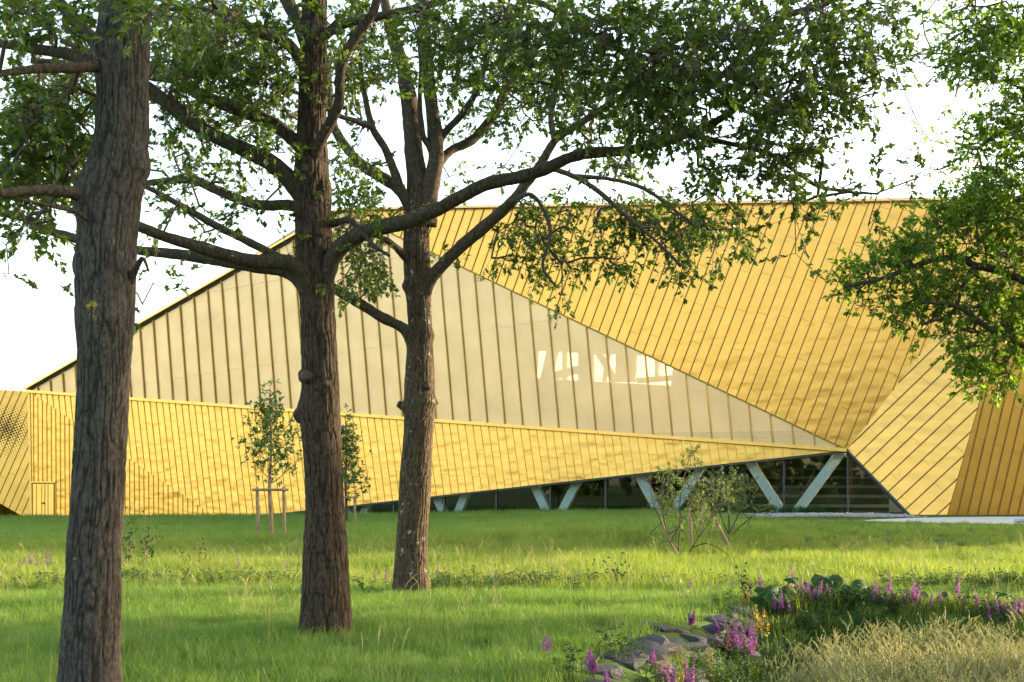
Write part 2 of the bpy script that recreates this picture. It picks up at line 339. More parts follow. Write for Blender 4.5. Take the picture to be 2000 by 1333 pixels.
# ------------------------------------------------------------------ the gold hall
Pp = P(1655, 880, 46.0)
yaw, lean = math.radians(21), math.radians(-1.0)
n0 = np.array([-math.sin(yaw), -math.cos(yaw), 0]); NG = unit(n0 * math.cos(lean) + np.array([0, 0, -math.sin(lean)]))
Gp = lambda px, py: on_plane(px, py, Pp, NG)
Q = Gp(57, 765); R = Gp(672, 413); T = Gp(2025, 391)
U = P(430, 1016, Gp(430, 1016)[1] - 0.2)
_n = unit(np.cross(Pp - Q, U - Q)); Wc = on_plane(60, 1019, Q, _n) + np.array([0, .10, 0])
hall = empty('sports_hall', (float(Pp[0]), float(Pp[1]), 0.4))
tag(hall, 'large faceted sports hall clad in gold metal panels behind the oaks', 'building')
SOLID = []       # (screen size, mesh, material)
def clip(poly, a, b, c):
    """keep a*x+b*y<=c"""
    out = []; n = len(poly)
    for i in range(n):
        p, q = poly[i], poly[(i+1) % n]; dp = a*p[0]+b*p[1]-c; dq = a*q[0]+b*q[1]-c
        if dp <= 0: out.append(p)
        if dp * dq < 0: s = dp / (dp - dq); out.append((p[0]+(q[0]-p[0])*s, p[1]+(q[1]-p[1])*s))
    return out
def area2(p): return 0.5 * abs(sum(p[i][0]*p[(i+1) % len(p)][1]-p[(i+1) % len(p)][0]*p[i][1] for i in range(len(p))))
def pix(p): return np.array([CX + F * p[0] / p[1], CY - F * (p[2] - EYE) / p[1]])
def facet(poly, sa, sb, width, L, mat, seam_mat, part, shift=0.0, stag=0.5, drift=0.1, kind='solid', seam_h=0.045, seam_w=0.034, off=0.0, uv0=None, base=0.0):
    """convex 3-D polygon cut into seamed strips along sa->sb and panels of length L; sheets lie on the facet, each lower end a little proud"""
    poly = [np.asarray(p, float) for p in poly]; o = poly[0]
    n = unit(np.cross(poly[1]-poly[0], poly[2]-poly[0])); n = n if np.dot(n, CAM - o) > 0 else -n
    u = np.asarray(sb, float) - np.asarray(sa, float); u = unit(u - n * np.dot(u, n)); v = np.cross(n, u)
    to2 = lambda p: (np.dot(p - o, u), np.dot(p - o, v)); to3 = lambda q: o + u * q[0] + v * q[1]
    p2 = [to2(p) for p in poly]; vs = [q[1] for q in p2]; us = [q[0] for q in p2]
    uvo = to2(np.asarray(uv0, float)) if uv0 is not None else (0, 0)
    sm = MB(); i0 = math.floor((min(vs) - shift) / width); i1 = math.ceil((max(vs) - shift) / width)
    for i in range(i0, i1):
        a, b = shift + i * width, shift + (i + 1) * width
        st = clip(clip(p2, 0, -1, -a), 0, 1, b)
        if len(st) < 3 or area2(st) < 0.004: continue
        g = (min(vs) - 1, 0)
        off_u = base + (i % 2) * L * stag + i * drift
        k0 = math.floor((min(q[0] for q in st) - off_u) / L); k1 = math.ceil((max(q[0] for q in st) - off_u) / L)
        for k in range(k0, k1):
            c0, c1 = off_u + k * L, off_u + (k + 1) * L
            if k > k0 and (c1 - max(c0, min(q[0] for q in st))) < 0: continue
            pc = clip(clip(st, -1, 0, -c0), 1, 0, c1)
            if len(pc) < 3 or area2(pc) < 0.003: continue
            w_ = 0.004                                       # joint
            cu = sum(q[0] for q in pc) / len(pc); cv = sum(q[1] for q in pc) / len(pc)
            pcs = [(q[0] + np.sign(cu - q[0]) * min(w_, abs(cu - q[0])), q[1] + np.sign(cv - q[1]) * min(w_, abs(cv - q[1]))) for q in pc]
            lo = min(q[0] for q in pcs); hi = max(q[0] for q in pcs); ti = random.uniform(-1, 1) * 0.0012
            top = [off + 0.012 + 0.009 * (1 - (q[0] - lo) / max(hi - lo, .3)) + ti * (q[1] - cv) / width for q in pcs]
            mb = MB(); w3 = [to3(q) for q in pcs]
            if np.dot(np.cross(w3[1]-w3[0], w3[2]-w3[0]), n) < 0: w3 = w3[::-1]; top = top[::-1]; pcs = pcs[::-1]
            mb.prism(w3, n, off, top, [(q[0]-uvo[0], q[1]-uvo[1]) for q in pcs])
            s2 = area2([tuple(pix(p)) for p in w3])
            inside = any(-80 < pix(p)[0] < 2080 for p in w3)
            if kind == 'solid': SOLID.append((s2 if inside else 0, mb, mat, part))
            else:
                link('perforated_panel', mb.mesh('perforated_panel'), mat, part)
        # standing seam along the strip's edge a
        e = [q for q in st if abs(q[1] - a) < 1e-6]
        if len(e) >= 2:
            lo, hi = min(q[0] for q in e), max(q[0] for q in e)
            if hi - lo > 0.08: sm.beam(to3((lo, a)) + n * (off + seam_h * .5 + .004), to3((hi, a)) + n * (off + seam_h * .5 + .004), v, seam_w, seam_h)
    sp = sm.build('standing_seams', seam_mat, part); sp['kind'] = 'stuff'
    # solid backing just behind the sheets
    if kind == 'solid':
        bk = MB(); bk.prism([to3(q) for q in p2], n, off - 0.12, off - 0.01); bk.build('backing', M['hull'], part)
    return n, u, v
def part(name):
    o = bpy.data.objects.new(name, None); COL.objects.link(o); o.parent = hall; o.matrix_parent_inverse = Matrix.Translation(hall.location).inverted(); return o
def plink(name, me, mat, par):
    o = bpy.data.objects.new(name, me); COL.objects.link(o); me.materials.append(mat); o.parent = par; return o
_link0 = link
def link(name, me, mat=None, parent=None):
    if parent is not None and parent.parent is hall and parent.type == 'EMPTY':
        o = bpy.data.objects.new(name, me); COL.objects.link(o)
        if mat is not None and len(me.materials) == 0: me.materials.append(mat)
        o.parent = parent; return o
    return _link0(name, me, mat, parent)

fA = part('upper_facade'); fB = part('folded_facade'); fC = part('side_facade'); fD = part('lower_band'); fE = part('left_facade'); fG = part('perforated_screen')
S1 = None
# B: through P, T and a foot at the right
S2 = P(1850, 1006, 43.6); nB = unit(np.cross(T - Pp, S2 - Pp)); S1 = on_plane(1776, 1006, Pp, nB)
C3 = P(4100, 1002, 47.0)
facet([Pp, R, T], Gp(1328, 728), Gp(1440, 430), 0.413, 3.05, M['gold'], M['seam'], fA, shift=0.1, drift=-0.07)
facet([Pp, S1, S2, T], on_plane(1673, 895, Pp, nB), on_plane(1772, 800, Pp, nB), 0.46, 2.6, M['gold'], M['seam'], fB, shift=0.05, drift=0.15)
nC = unit(np.cross(T - S2, C3 - S2)); C4 = on_plane(4100, 380, S2, nC)
facet([S2, C3, C4, T], on_plane(1877, 1005, S2, nC), on_plane(1925, 800, S2, nC), 0.36, 3.0, M['gold_dim'], M['seam'], fC, drift=0.04)
nD1 = unit(np.cross(Pp - Q, U - Q)); D1 = lambda x, y: on_plane(x, y, Q, nD1)
facet([Q, U, Pp], D1(470, 1000), D1(452, 850), 0.345, 2.25, M['gold_low'], M['seam_or'], fD, drift=0.09, seam_w=0.02)
nD2 = unit(np.cross(U - Q, Wc - Q)); D2 = lambda x, y: on_plane(x, y, Q, nD2)
facet([Q, Wc, U], D2(61, 1010), D2(60, 800), 0.27, 4.6, M['gold_low'], M['seam_or'], fD, drift=0.05, seam_w=0.02, base=1.0)
E3 = P(-420, 740, 57.5); E4 = P(-300, 840, 57.5)
nE = unit(np.cross(Wc - Q, E3 - Q)); E1 = lambda x, y: on_plane(x, y, Q, nE)
M['dots_n'] = M['dots']
facet([Q, E1(-420, 738), E1(-300, 812), Wc], E1(20, 975), E1(45, 918), 0.33, 2.5, M['dots'], M['seam'], fE, drift=-0.33, uv0=E1(12, 838), stag=0.0, seam_h=0.05)
# underside below the left facade
F1 = E1(-300, 812); F2 = Wc + np.array([0.0, 1.4, 0.0]); F3 = F1 + np.array([-1.0, 4.5, -1.2])
facet([Wc + np.array([0, .02, 0]), F1 + np.array([0, .02, 0]), P(-300, 935, 61.0), P(20, 1018, 61.2)], P(10, 1000, 60), P(5, 985, 59), 0.5, 6, M['gold_dim'], M['seam'], fE)
# perforated screen
nG, uG, vG = facet([Q, Pp, R], Gp(899, 822), Gp(874, 531), 0.775, 3.7, M['screen'], M['rib'], fG, kind='screen', seam_h=0.09, seam_w=0.045, stag=0.0, drift=0.0, base=3.2, shift=0.2)
# the 290 panels that show largest are single parts, the rest one joined part
SOLID.sort(key=lambda s: -s[0])
for s, mb, mat, pt in SOLID[:295]: link('cladding_panel', mb.mesh('cladding_panel'), mat, pt)
rest = {}
for s, mb, mat, pt in SOLID[295:]:
    r_ = rest.setdefault((mat.name, pt.name), (MB(), mat, pt))[0]; r_.add(mb.v, mb.f, mb.uv)
for mb, mat, pt in rest.values(): mb.build('cladding_panels', mat, pt)['kind'] = 'stuff'
# wall layers behind the screen: pale inner wall with an opening crossed by braces
def inner_wall():
    back = lambda p, d: np.asarray(p) + np.array([0.12, 1, 0]) * d
    d = 2.4; ip = back(Pp, d); G2 = lambda px, py: on_plane(px, py, ip, NG)
    poly = [G2(55, 772), G2(1760, 896), G2(640, 408)]
    o = poly[0]; h = unit(poly[1] - poly[0]); w = unit(np.cross(NG, h)); to2 = lambda p: (np.dot(p-o, h), np.dot(p-o, w)); to3 = lambda q: o + h*q[0] + w*q[1]
    hole = [to2(G2(1050, 694)), to2(G2(1062, 740)), to2(G2(1312, 740)), to2(G2(1240, 694))]
    p2 = [to2(p) for p in poly]; mb = MB(); xs = [min(q[0] for q in hole), max(q[0] for q in hole)]; ys = [min(q[1] for q in hole), max(q[1] for q in hole)]
    for c in ([(1,0,xs[0])], [(-1,0,-xs[1])], [(-1,0,-xs[0]),(1,0,xs[1]),(0,1,ys[0])], [(-1,0,-xs[0]),(1,0,xs[1]),(0,-1,-ys[1])]):
        q = p2
        for a in c: q = clip(q, *a)
        if len(q) > 2: mb.prism([to3(k) for k in q], NG, -0.15, 0.0)
    mb.build('inner_wall', M['innerwall'], fG)
    for (a, b, c, e, wd) in ((1104,746,1103,684,.14),(1066,746,1080,684,.45),(1180,746,1190,684,.12),(1145,746,1145,680,.62),(1202,746,1166,684,.24),(1222,746,1224,684,.85),(1284,746,1284,690,.16),(1060,740,1130,722,.30),(1245,744,1320,738,.2)):
        mb = MB(); mb.beam(G2(a, b), G2(c, e), h, wd, 0.3); mb.build('brace', M['innerwall'], fG)
inner_wall()
# roof sheets running back from the top edges
back = np.array([0.36, 0.93, -0.05])
for a, b, nm in ((Q, R, 'roof'), (R, T, 'roof')):
    mb = MB(); d = back * 30; z = np.array([0, 0, -.06]); mb.prism([a + z, b + z, b + d + z, a + d + z], np.array([0, 0, 1.0]), -0.3, 0.0); mb.build(nm, M['hull'], hall)
# copings and trims
def edge_run(name, a, b, mat, par, w, t, seg, nrm, lift, gap=0.012):
    a, b = np.asarray(a, float), np.asarray(b, float); L = np.linalg.norm(b - a); k = max(1, int(round(L / seg))); u = (b - a) / L
    up = unit(np.cross(u, nrm)); up = up if up[2] > 0 else -up
    for i in range(k):
        mb = MB(); p, q = a + u * (L * i / k + gap / 2), a + u * (L * (i + 1) / k - gap / 2); c = up * lift + nrm * (t / 2 - 0.06)
        mb.beam(p + c, q + c, up, w, t); mb.build(name, mat, par)
edge_run('coping', R, T, M['coping'], fA, 0.10, 0.30, 1.0, nG, 0.06)
edge_run('coping', Q, R, M['trim'], fG, 0.09, 0.34, 6.0, nG, 0.12); 
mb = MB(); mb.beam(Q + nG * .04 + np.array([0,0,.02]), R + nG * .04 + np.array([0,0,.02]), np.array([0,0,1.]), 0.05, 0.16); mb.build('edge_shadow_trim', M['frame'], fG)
edge_run('ledge_trim', Q, Pp, M['trim'], fD, 0.13, 0.30, 5.0, nG, 0.0)
mb = MB(); mb.beam(Pp + nG * .03, R + nG * .03, nG, 0.12, 0.06); mb.build('edge_trim', M['seam'], fG)
mb = MB(); mb.beam(U + np.array([.0, .05, -.03]), Pp + np.array([0, .05, -.05]), np.array([0, 1., 0]), 0.30, 0.07); mb.build('soffit_trim', M['frame'], fD)
mb = MB(); mb.beam(Pp + np.array([.0, .05, -.05]), S1 + np.array([0, .05, -.03]), np.array([0, 1., 0]), 0.30, 0.06); mb.build('soffit_trim', M['frame'], fB)
mb = MB(); mb.beam(S2 + np.array([0, .25, -.08]), C3 + np.array([0, .25, -.08]), np.array([0, 0, 1.]), 0.3, 0.2); mb.beam(S1 + np.array([0, .25, -.08]), S2 + np.array([0, .25, -.08]), np.array([0, 0, 1.]), 0.3, 0.2); mb.build('plinth', M['hull'], hall)
mb = MB(); mb.beam(Q + nG*.02, Wc + nG*.02, np.array([1., 0, 0]), 0.12, 0.10); mb.build('corner_trim', M['trim'], fE)
# glazing under the lower band
gA = np.array([U[0], U[1], 0]); gB = np.array([Pp[0], Pp[1], 0]); gd = unit(gB - gA); gn = np.array([gd[1], -gd[0], 0]); gn = gn if gn[1] < 0 else -gn
g0 = gA - gn * 0.18; GL = lambda px, py, dep=0.0: on_plane(px, py, g0 - gn * dep, gn)
def glazing():
    par = part('glass_wall'); base = lambda s: (gh(*(g0 + gd * s)[:2]) - 0.05)
    Lp = np.dot(Pp - g0, gd); Ls = np.dot(S1 - g0, gd) - .1
    def top(s): return (U[2] + (Pp[2] - U[2]) * s / Lp - 0.05) if s <= Lp else (Pp[2] + (S1[2] - Pp[2]) * (s - Lp) / (Ls - Lp + .1) - 0.05)
    pitch = 2.36; cuts = [Lp]; s = Lp - pitch
    while s > 1.0: cuts.append(s); s -= pitch
    cuts = sorted(cuts) + [Lp + pitch, Ls]
    cuts = [0.8] + cuts
    for a, b in zip(cuts[:-1], cuts[1:]):
        q = [g0 + gd * a + np.array([0, 0, base(a)]), g0 + gd * b + np.array([0, 0, base(b)])]
        tb, ta = max(top(b), base(b) + .02), max(top(a), base(a) + .02)
        pts = [q[0], q[1], g0 + gd * b + np.array([0, 0, tb]), g0 + gd * a + np.array([0, 0, ta])]
        mb = MB(); mb.prism(pts, gn, -0.012, 0.0); mb.build('glass_pane', M['glass'], par)
        if a > 1: 
            mb = MB(); mb.box(g0 + gd * a + np.array([0, 0, (ta + base(a)) / 2]) + gn * .012, gd * .035, gn * .05, np.array([0, 0, (ta - base(a)) / 2])); mb.build('mullion', M['frame'], par)
    mb = MB(); mb.beam(g0 + gd * .8 + np.array([0, 0, base(.8) + .06]), g0 + gd * Ls + np.array([0, 0, base(Ls) + .06]), np.array([0, 0, 1.]), 0.12, 0.1); mb.build('sill', M['frame'], par)
    # interior: floor, back wall, ceiling, seating steps, dark portal by the shrub
    zf = 0.15
    A, B = g0 - gd * 2, g0 + gd * (Ls + 6)
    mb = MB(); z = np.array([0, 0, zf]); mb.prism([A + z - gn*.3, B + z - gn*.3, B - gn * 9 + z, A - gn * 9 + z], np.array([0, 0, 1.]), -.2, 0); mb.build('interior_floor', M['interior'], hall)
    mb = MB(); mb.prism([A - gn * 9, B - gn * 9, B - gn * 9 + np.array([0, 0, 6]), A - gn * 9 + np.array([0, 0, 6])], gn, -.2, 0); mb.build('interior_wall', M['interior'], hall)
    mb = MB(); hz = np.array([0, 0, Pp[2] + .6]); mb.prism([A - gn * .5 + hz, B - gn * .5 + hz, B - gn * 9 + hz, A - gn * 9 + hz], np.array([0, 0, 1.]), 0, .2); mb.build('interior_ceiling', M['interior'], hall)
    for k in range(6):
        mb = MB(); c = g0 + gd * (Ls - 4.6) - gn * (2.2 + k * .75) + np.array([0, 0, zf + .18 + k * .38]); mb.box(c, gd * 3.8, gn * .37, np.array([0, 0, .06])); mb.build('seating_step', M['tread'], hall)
    mb = MB(); c = GL(1410, 935, .9); mb.beam(GL(1385, 1004, .9), GL(1385, 912, .9), gd, .35, .3); mb.beam(GL(1450, 1004, .9), GL(1450, 905, .9), gd, .25, .3); mb.beam(GL(1372, 916, .9), GL(1458, 906, .9), np.array([0, 0, 1.]), .35, .3); mb.build('portal_frame', M['frame'], hall)
    mb = MB(); mb.beam(GL(1757, 1004, .8), GL(1757, 960, .8), gd, .75, .3); mb.build('concrete_pier', M['concrete'], hall)
    for (bx, by, lx, ly, rx, ry, w) in ((1541, 1006, 1462, 902, 1648, 880, .36), (1300, 1004, 1244, 924, 1378, 908, .36), (1083, 1010, 1044, 950, 1132, 938, .34), (882, 1013, 852, 972, 912, 963, .33), (697, 1017, 678, 992, 720, 986, .33)):
        vc = part('v_column'); dep = .55
        for tx, ty, sg in ((lx, ly, -1), (rx, ry, 1)):
            mb = MB(); a = GL(bx + sg * 8, by + 4, dep); b = GL(tx, ty - 4, dep); ext = unit(b - a) * .3
            mb.beam(a - ext*.3, b + ext, gd, w, .30 if sg < 0 else .302); mb.build('strut', M['teal'], vc)
    # dark diagonal cables inside
    for a, b, c, e in ((1536, 925, 1503, 985), (1600, 905, 1560, 975)):
        mb = MB(); mb.beam(GL(a, b, 1.6), GL(c, e, 1.6), gd, .07, .07); mb.build('diagonal_rod', M['frame'], hall)
glazing()
def door():
    o = part('door'); 
    def rect(x0, y0, x1, y1): return [D2(x0, y0), D2(x1, y0), D2(x1, y1), D2(x0, y1)]
    nn = nD2 if np.dot(nD2, CAM - Q) > 0 else -nD2
    for x0, x1 in ((66, 88.5), (90, 106)):
        mb = MB(); mb.prism(rect(x0, 946, x1, 1017)[::-1], nn, .02, .052); mb.build('door_leaf', M['trim'], o)
    mb = MB(); mb.prism(rect(62.5, 943, 109.5, 1019)[::-1], nn, .0, .035); mb.build('door_reveal', M['seam'], o)
    mb = MB(); mb.prism(rect(60, 941.3, 110.5, 943.3)[::-1], nn, .03, .10); mb.build('door_head', M['trim'], o)
    mb = MB(); mb.beam(D2(83.5, 983.3) + nn*.09, D2(88, 983.3) + nn*.09, np.array([0, 0, 1.]), .05, .05); mb.beam(D2(87.6, 983.3) + nn*.05, D2(87.6, 983.3) + nn*.1, np.array([0, 0, 1.]), .09, .05); mb.build('handle', M['frame'], o)
    for x in (72.5, 82.7, 95):
        mb = MB(); mb.beam(D2(x, 947) + nn*.06, D2(x, 1016) + nn*.06, unit(np.cross(nn, [0, 0, 1])), .03, .03); mb.build('seam', M['seam_or'], o)
door()

# ------------------------------------------------------------------ path, gravel, rail
def sheet(name, pts, mat, kind, label, lift):
    pts = np.asarray(pts, float); c = pts.mean(0); vs = []; fs = []
    # rings from the centre so that the sheet follows the ground
    k = len(pts); R_ = 6
    for r in range(1, R_ + 1): vs += [c + (p - c) * r / R_ for p in pts]
    vs = [c] + vs; v3 = [(p[0], p[1], float(gh(p[0], p[1])) + lift) for p in vs]
    fs = [(0, 1 + i, 1 + (i + 1) % k) for i in range(k)]
    for r in range(R_ - 1): fs += [(1 + r*k + i, 1 + (r+1)*k + i, 1 + (r+1)*k + (i+1) % k, 1 + r*k + (i+1) % k) for i in range(k)]
    me = bpy.data.meshes.new(name); me.from_pydata(v3, [], fs); tag(link(name, me, mat), label, kind=kind)
sheet('path', [(10.2, 36.4), (12.3, 33.6), (15, 32.2), (24, 30.8), (40, 33), (40, 42), (22, 41.5), (15.5, 40.5), (13, 39.5), (11, 37.6)], M['path'], 'structure', 'pale gravel path along the foot of the hall', 0.02)

# ------------------------------------------------------------------ trees
def ridge_disp(R0, seed, amp, kx=1/0.027, kz=1/0.20, knots=()):
    """bark relief: long wandering ridges with fissures; also swellings at given (z, angle dir, size)"""
    store = {}
    def f(path, dirs, r):
        z = path[:, 2][:, None] + np.zeros_like(r); ax = dirs[..., 0] * R0; ay = dirs[..., 1] * R0
        wx = vnoise(ax*7, ay*7, z*5, seed+1) * 0.012; wz = vnoise(ax*14, ay*14, z*8, seed+5) * .05
        a = vnoise((ax+wx)*kx, (ay+wx)*kx, (z+wz)*kz, seed); b = vnoise((ax+wx)*kx*1.9, (ay-wx)*kx*1.9, z*kz*2.3, seed+2)
        c = vnoise((ax-wx)*kx*.55, (ay+wx)*kx*.55, (z-wz)*kz*.8, seed+7); rid = np.minimum(np.clip(np.abs(a) * 3.0, 0, 1), np.clip(np.abs(c) * 5.0, 0, 1) * .5 + .5)**.8; store['r'] = rid
        out = r + amp * (rid - 0.7) + amp * .35 * b + 0.035 * R0 / .2 * vnoise(ax*3, ay*3, z*1.3, seed+9)
        for (kz_, d, size, ht) in knots:
            d = unit(d); al = np.clip((dirs * d).sum(-1), 0, 1); out = out + ht * np.exp(-((z - kz_) / size)**2) * al**3
        return out
    return f, store
def trunk_obj(parent, prof, Y, seed, mat, sides=280, step=0.016, top=None, amp=0.014, knots=(), ztop=11.0):
    """prof: list of (left px, right px, y px) measured along the trunk at depth Y; extended straight above the frame"""
    prof = sorted(prof, key=lambda q: -q[2]); zs = [EYE + (CY - q[2]) / F * Y for q in prof]
    cx = [((q[0]+q[1])/2 - CX) / F * Y for q in prof]; rr = [(q[1]-q[0]) / 2 / F * Y for q in prof]
    zg = float(gh(cx[0], Y))
    if zs[0] > zg - .1:
        zs = [zg - .25] + zs; cx = [cx[0]] + cx; rr = [rr[0] * 1.25] + rr
    if top: zs.append(top[2]); cx.append(top[0]); rr.append(top[3])
    zz = np.arange(zs[0], zs[-1], step); cxi = np.interp(zz, zs, cx); rri = np.interp(zz, zs, rr)
    k = np.hanning(15); k /= k.sum(); pad = lambda a: np.concatenate([np.full(7, a[0]), a, np.full(7, a[-1])])
    cxi = np.convolve(pad(cxi), k, 'valid'); rri = np.convolve(pad(rri), k, 'valid')
    path = np.stack([cxi, np.full_like(zz, Y), zz], -1)
    f, st = ridge_disp(float(np.mean(rri)), seed, amp, knots=knots)
    v, fs = tube(path, rri, sides, True, f)
    me = mesh_np('trunk', v, fs, True)
    a = me.attributes.new('ridge', 'FLOAT', 'POINT'); vals = np.concatenate([st['r'].ravel(), [1, 1]]); a.data.foreach_set('value', vals.astype(np.float32))
    return link('trunk', me, mat, parent)
NODES = {}     # tree name -> limb nodes for twig growth
def limb_obj(parent, key, pts, Y0, dY, mat=None, seed=0, sides=14, curve=0.0):
    """pts: (px, py, radius px) traced along the limb; depth runs from Y0 to Y0+dY"""
    n = len(pts); L = np.concatenate([[0], np.cumsum([math.dist(a[:2], b[:2]) for a, b in zip(pts[:-1], pts[1:])])]); t = L / L[-1]
    w = [np.append(P(p[0], p[1], Y0 + dY * ti + curve * math.sin(ti * math.pi)), p[2] / F * (Y0 + dY * ti)) for p, ti in zip(pts, t)]
    m = max(8, int(sum(np.linalg.norm(w[i+1][:3] - w[i][:3]) for i in range(n-1)) / 0.05)); c = catmull(w, m)
    rad = np.maximum(c[:, 3], 0.004)
    def f(path, dirs, r):
        z = path[:, None, :] + dirs * r[..., None]
        return r * (1 + .10 * vnoise(z[..., 0]*5, z[..., 1]*5, z[..., 2]*5, seed)) + 0.006 * vnoise(z[..., 0]*24, z[..., 1]*24, z[..., 2]*24, seed+1) * np.minimum(1, r / .05)
    v, fs = tube(c[:, :3], rad, sides, True, f); me = mesh_np('limb', v, fs, True)
    a = me.attributes.new('ridge', 'FLOAT', 'POINT'); a.data.foreach_set('value', np.full(len(v), .8, np.float32))
    NODES.setdefault(key, []).append(c[::4, :3])
    return link('limb', me, mat or M['limb'], parent)
# one oak leaf: two lobed halves folded along the midrib (unit length along x)
LEAF_H = np.array([(0, 0, 0), (.26, .20, .05), (.36, .11, .02), (.58, .32, .04), (.70, .15, -.02), (1.0, 0, -.13)])
LEAF_V = np.vstack([LEAF_H, LEAF_H[1:5] * [1, -1, 1]])
LEAF_F = np.array([[0, 1, 2, 3, 4, 5][::-1], [0, 6, 7, 8, 9, 5]])
OVAL_H = np.array([(0, 0, 0), (.25, .13, .04), (.5, .18, .03), (.78, .10, -.03), (1.0, 0, -.12)])
OVAL_V = np.vstack([OVAL_H, OVAL_H[1:4] * [1, -1, 1]]); OVAL_F = np.array([[4, 3, 2, 1, 0], [0, 5, 6, 7, 4]])
def leaves(pos, axis, up, size, V, Fc):
    """batch of leaves -> verts, faces"""
    axis = axis / (np.linalg.norm(axis, axis=1)[:, None] + 1e-9)
    side = np.cross(up, axis); side /= np.linalg.norm(side, axis=1)[:, None] + 1e-9; nz = np.cross(axis, side)
    v = pos[:, None, :] + size[:, None, None] * (V[None, :, 0, None] * axis[:, None] + V[None, :, 1, None] * side[:, None] + V[None, :, 2, None] * nz[:, None])
    f = Fc[None] + (np.arange(len(pos)) * len(V))[:, None, None]
    return v.reshape(-1, 3), f.reshape(-1, Fc.shape[1])
def grow_crown(parent, key, sprays, mat, leaf=0.115, per=(8, 13), V=LEAF_V, Fc=LEAF_F, spray_len=(.22, .42), maxstep=0.45, droop=.14, r_twig=0.0032, twig_mat=None, seed=1, flat=0.5):
    """sprays (N,3): every spray is joined to the nearest limb or twig node, then dressed with leaves"""
    rng = np.random.default_rng(seed)
    roots = np.vstack(NODES[key]); nodes = roots.copy(); par = np.full(len(nodes), -1); isr = len(roots)
    S = np.asarray(sprays, float); d = np.full(len(S), 1e9)
    for c in np.array_split(np.arange(len(S)), max(1, len(S)//500)): d[c] = np.min(np.linalg.norm(S[c][:, None] - roots[None], axis=2), axis=1)
    order = np.argsort(d); cap = len(roots) + len(S) * 9 + 10
    buf = np.zeros((cap, 3)); buf[:len(roots)] = roots; n = len(roots); parent_i = np.full(cap, -1, np.int64); ends = np.zeros(len(S), np.int64)
    for s in order:
        dv = np.linalg.norm(buf[:n] - S[s], axis=1); j = int(np.argmin(dv)); dist = dv[j]; k = max(1, min(8, int(math.ceil(dist / maxstep)))); a = buf[j].copy(); b = S[s]
        off = rng.normal(0, .06, 3) * dist; sag = -droop * .25 * dist
        for q in range(1, k + 1):
            t = q / k; buf[n] = a + (b - a) * t + (off + np.array([0, 0, -sag])) * math.sin(math.pi * t); parent_i[n] = j; j = n; n += 1
        ends[s] = n - 1
    cnt = np.zeros(n); cnt[ends] += 1
    for i in range(n - 1, len(roots) - 1, -1): cnt[parent_i[i]] += cnt[i] if parent_i[i] >= 0 else 0
    idx = np.arange(len(roots), n); pj = parent_i[idx]
    A, B = buf[pj], buf[idx]; rb = r_twig * np.sqrt(np.maximum(cnt[idx], 1)); ra = np.where(pj >= len(roots), r_twig * np.sqrt(np.maximum(cnt[np.maximum(pj, 0)], 1)), rb * 1.25); rb = np.minimum(rb, .016); ra = np.minimum(np.minimum(ra, rb * 1.5), .018)
    g = NP()
    dd = B - A; L = np.linalg.norm(dd, axis=1)[:, None] + 1e-9; t = dd / L; ref = np.where(np.abs(t[:, 2:3]) < .9, np.array([[0, 0, 1.]]), np.array([[1., 0, 0]])); u = np.cross(t, ref); u /= np.linalg.norm(u, axis=1)[:, None]; w = np.cross(t, u)
    th = np.array([0, 2.094, 4.189]); cs = (u[:, None] * np.cos(th)[None, :, None] + w[:, None] * np.sin(th)[None, :, None])
    v = np.concatenate([A[:, None] + cs * ra[:, None, None], B[:, None] + cs * rb[:, None, None]], 1).reshape(-1, 3)
    b0 = (np.arange(len(A)) * 6)[:, None]; q = np.concatenate([b0 + np.array([[0, 1, 4, 3]]), b0 + np.array([[1, 2, 5, 4]]), b0 + np.array([[2, 0, 3, 5]])], 0)
    # spray stems and leaves
    ppos = buf[np.maximum(parent_i[ends], 0)]; dirv = S - ppos; dirv /= np.linalg.norm(dirv, axis=1)[:, None] + 1e-9
    dirv = dirv + rng.normal(0, .55, dirv.shape) + np.array([0, 0, -droop]); dirv[:, 2] *= flat + .3; dirv /= np.linalg.norm(dirv, axis=1)[:, None]
    slen = rng.uniform(*spray_len, len(S)); k = rng.integers(per[0], per[1], len(S)); rep = np.repeat(np.arange(len(S)), k); m = len(rep)
    tt = rng.beta(2.2, 1.0, m); pos = S[rep] + dirv[rep] * (slen[rep] * tt)[:, None]
    ax = dirv[rep] * (.25 + tt[:, None]) + rng.normal(0, .62, (m, 3)) + np.array([0, 0, -.04])
    up = np.array([0, 0, 1.0]) + rng.normal(0, .55, (m, 3)); size = leaf * rng.uniform(.55, 1.2, m)
    lv, lf = leaves(pos + rng.normal(0, .012, (m, 3)), ax, up, size, V, Fc)
    ev = S + dirv * slen[:, None]; u2 = np.cross(dirv, [0, 0, 1.0]); u2 /= np.linalg.norm(u2, axis=1)[:, None] + 1e-9; w2 = np.cross(dirv, u2)
    cs2 = (u2[:, None] * np.cos(th)[None, :, None] + w2[:, None] * np.sin(th)[None, :, None]); v2 = np.concatenate([S[:, None] + cs2 * r_twig, ev[:, None] + cs2 * r_twig * .5], 1).reshape(-1, 3)
    b2 = (np.arange(len(S)) * 6)[:, None] + len(v); q2 = np.concatenate([b2 + np.array([[0, 1, 4, 3]]), b2 + np.array([[1, 2, 5, 4]]), b2 + np.array([[2, 0, 3, 5]])], 0)
    o1 = link('twigs', mesh_np('twigs', np.vstack([v, v2]), np.vstack([q, q2]), True), twig_mat or M['twig'], parent); o1['kind'] = 'stuff'
    var = np.repeat(np.clip(rng.beta(2, 2.2, m) + rng.normal(0, .12, len(S))[rep], 0, 1), 2)
    o2 = link('crown', mesh_np('crown', lv, lf, False, var), mat, parent); o2['kind'] = 'stuff'
    return o1, o2
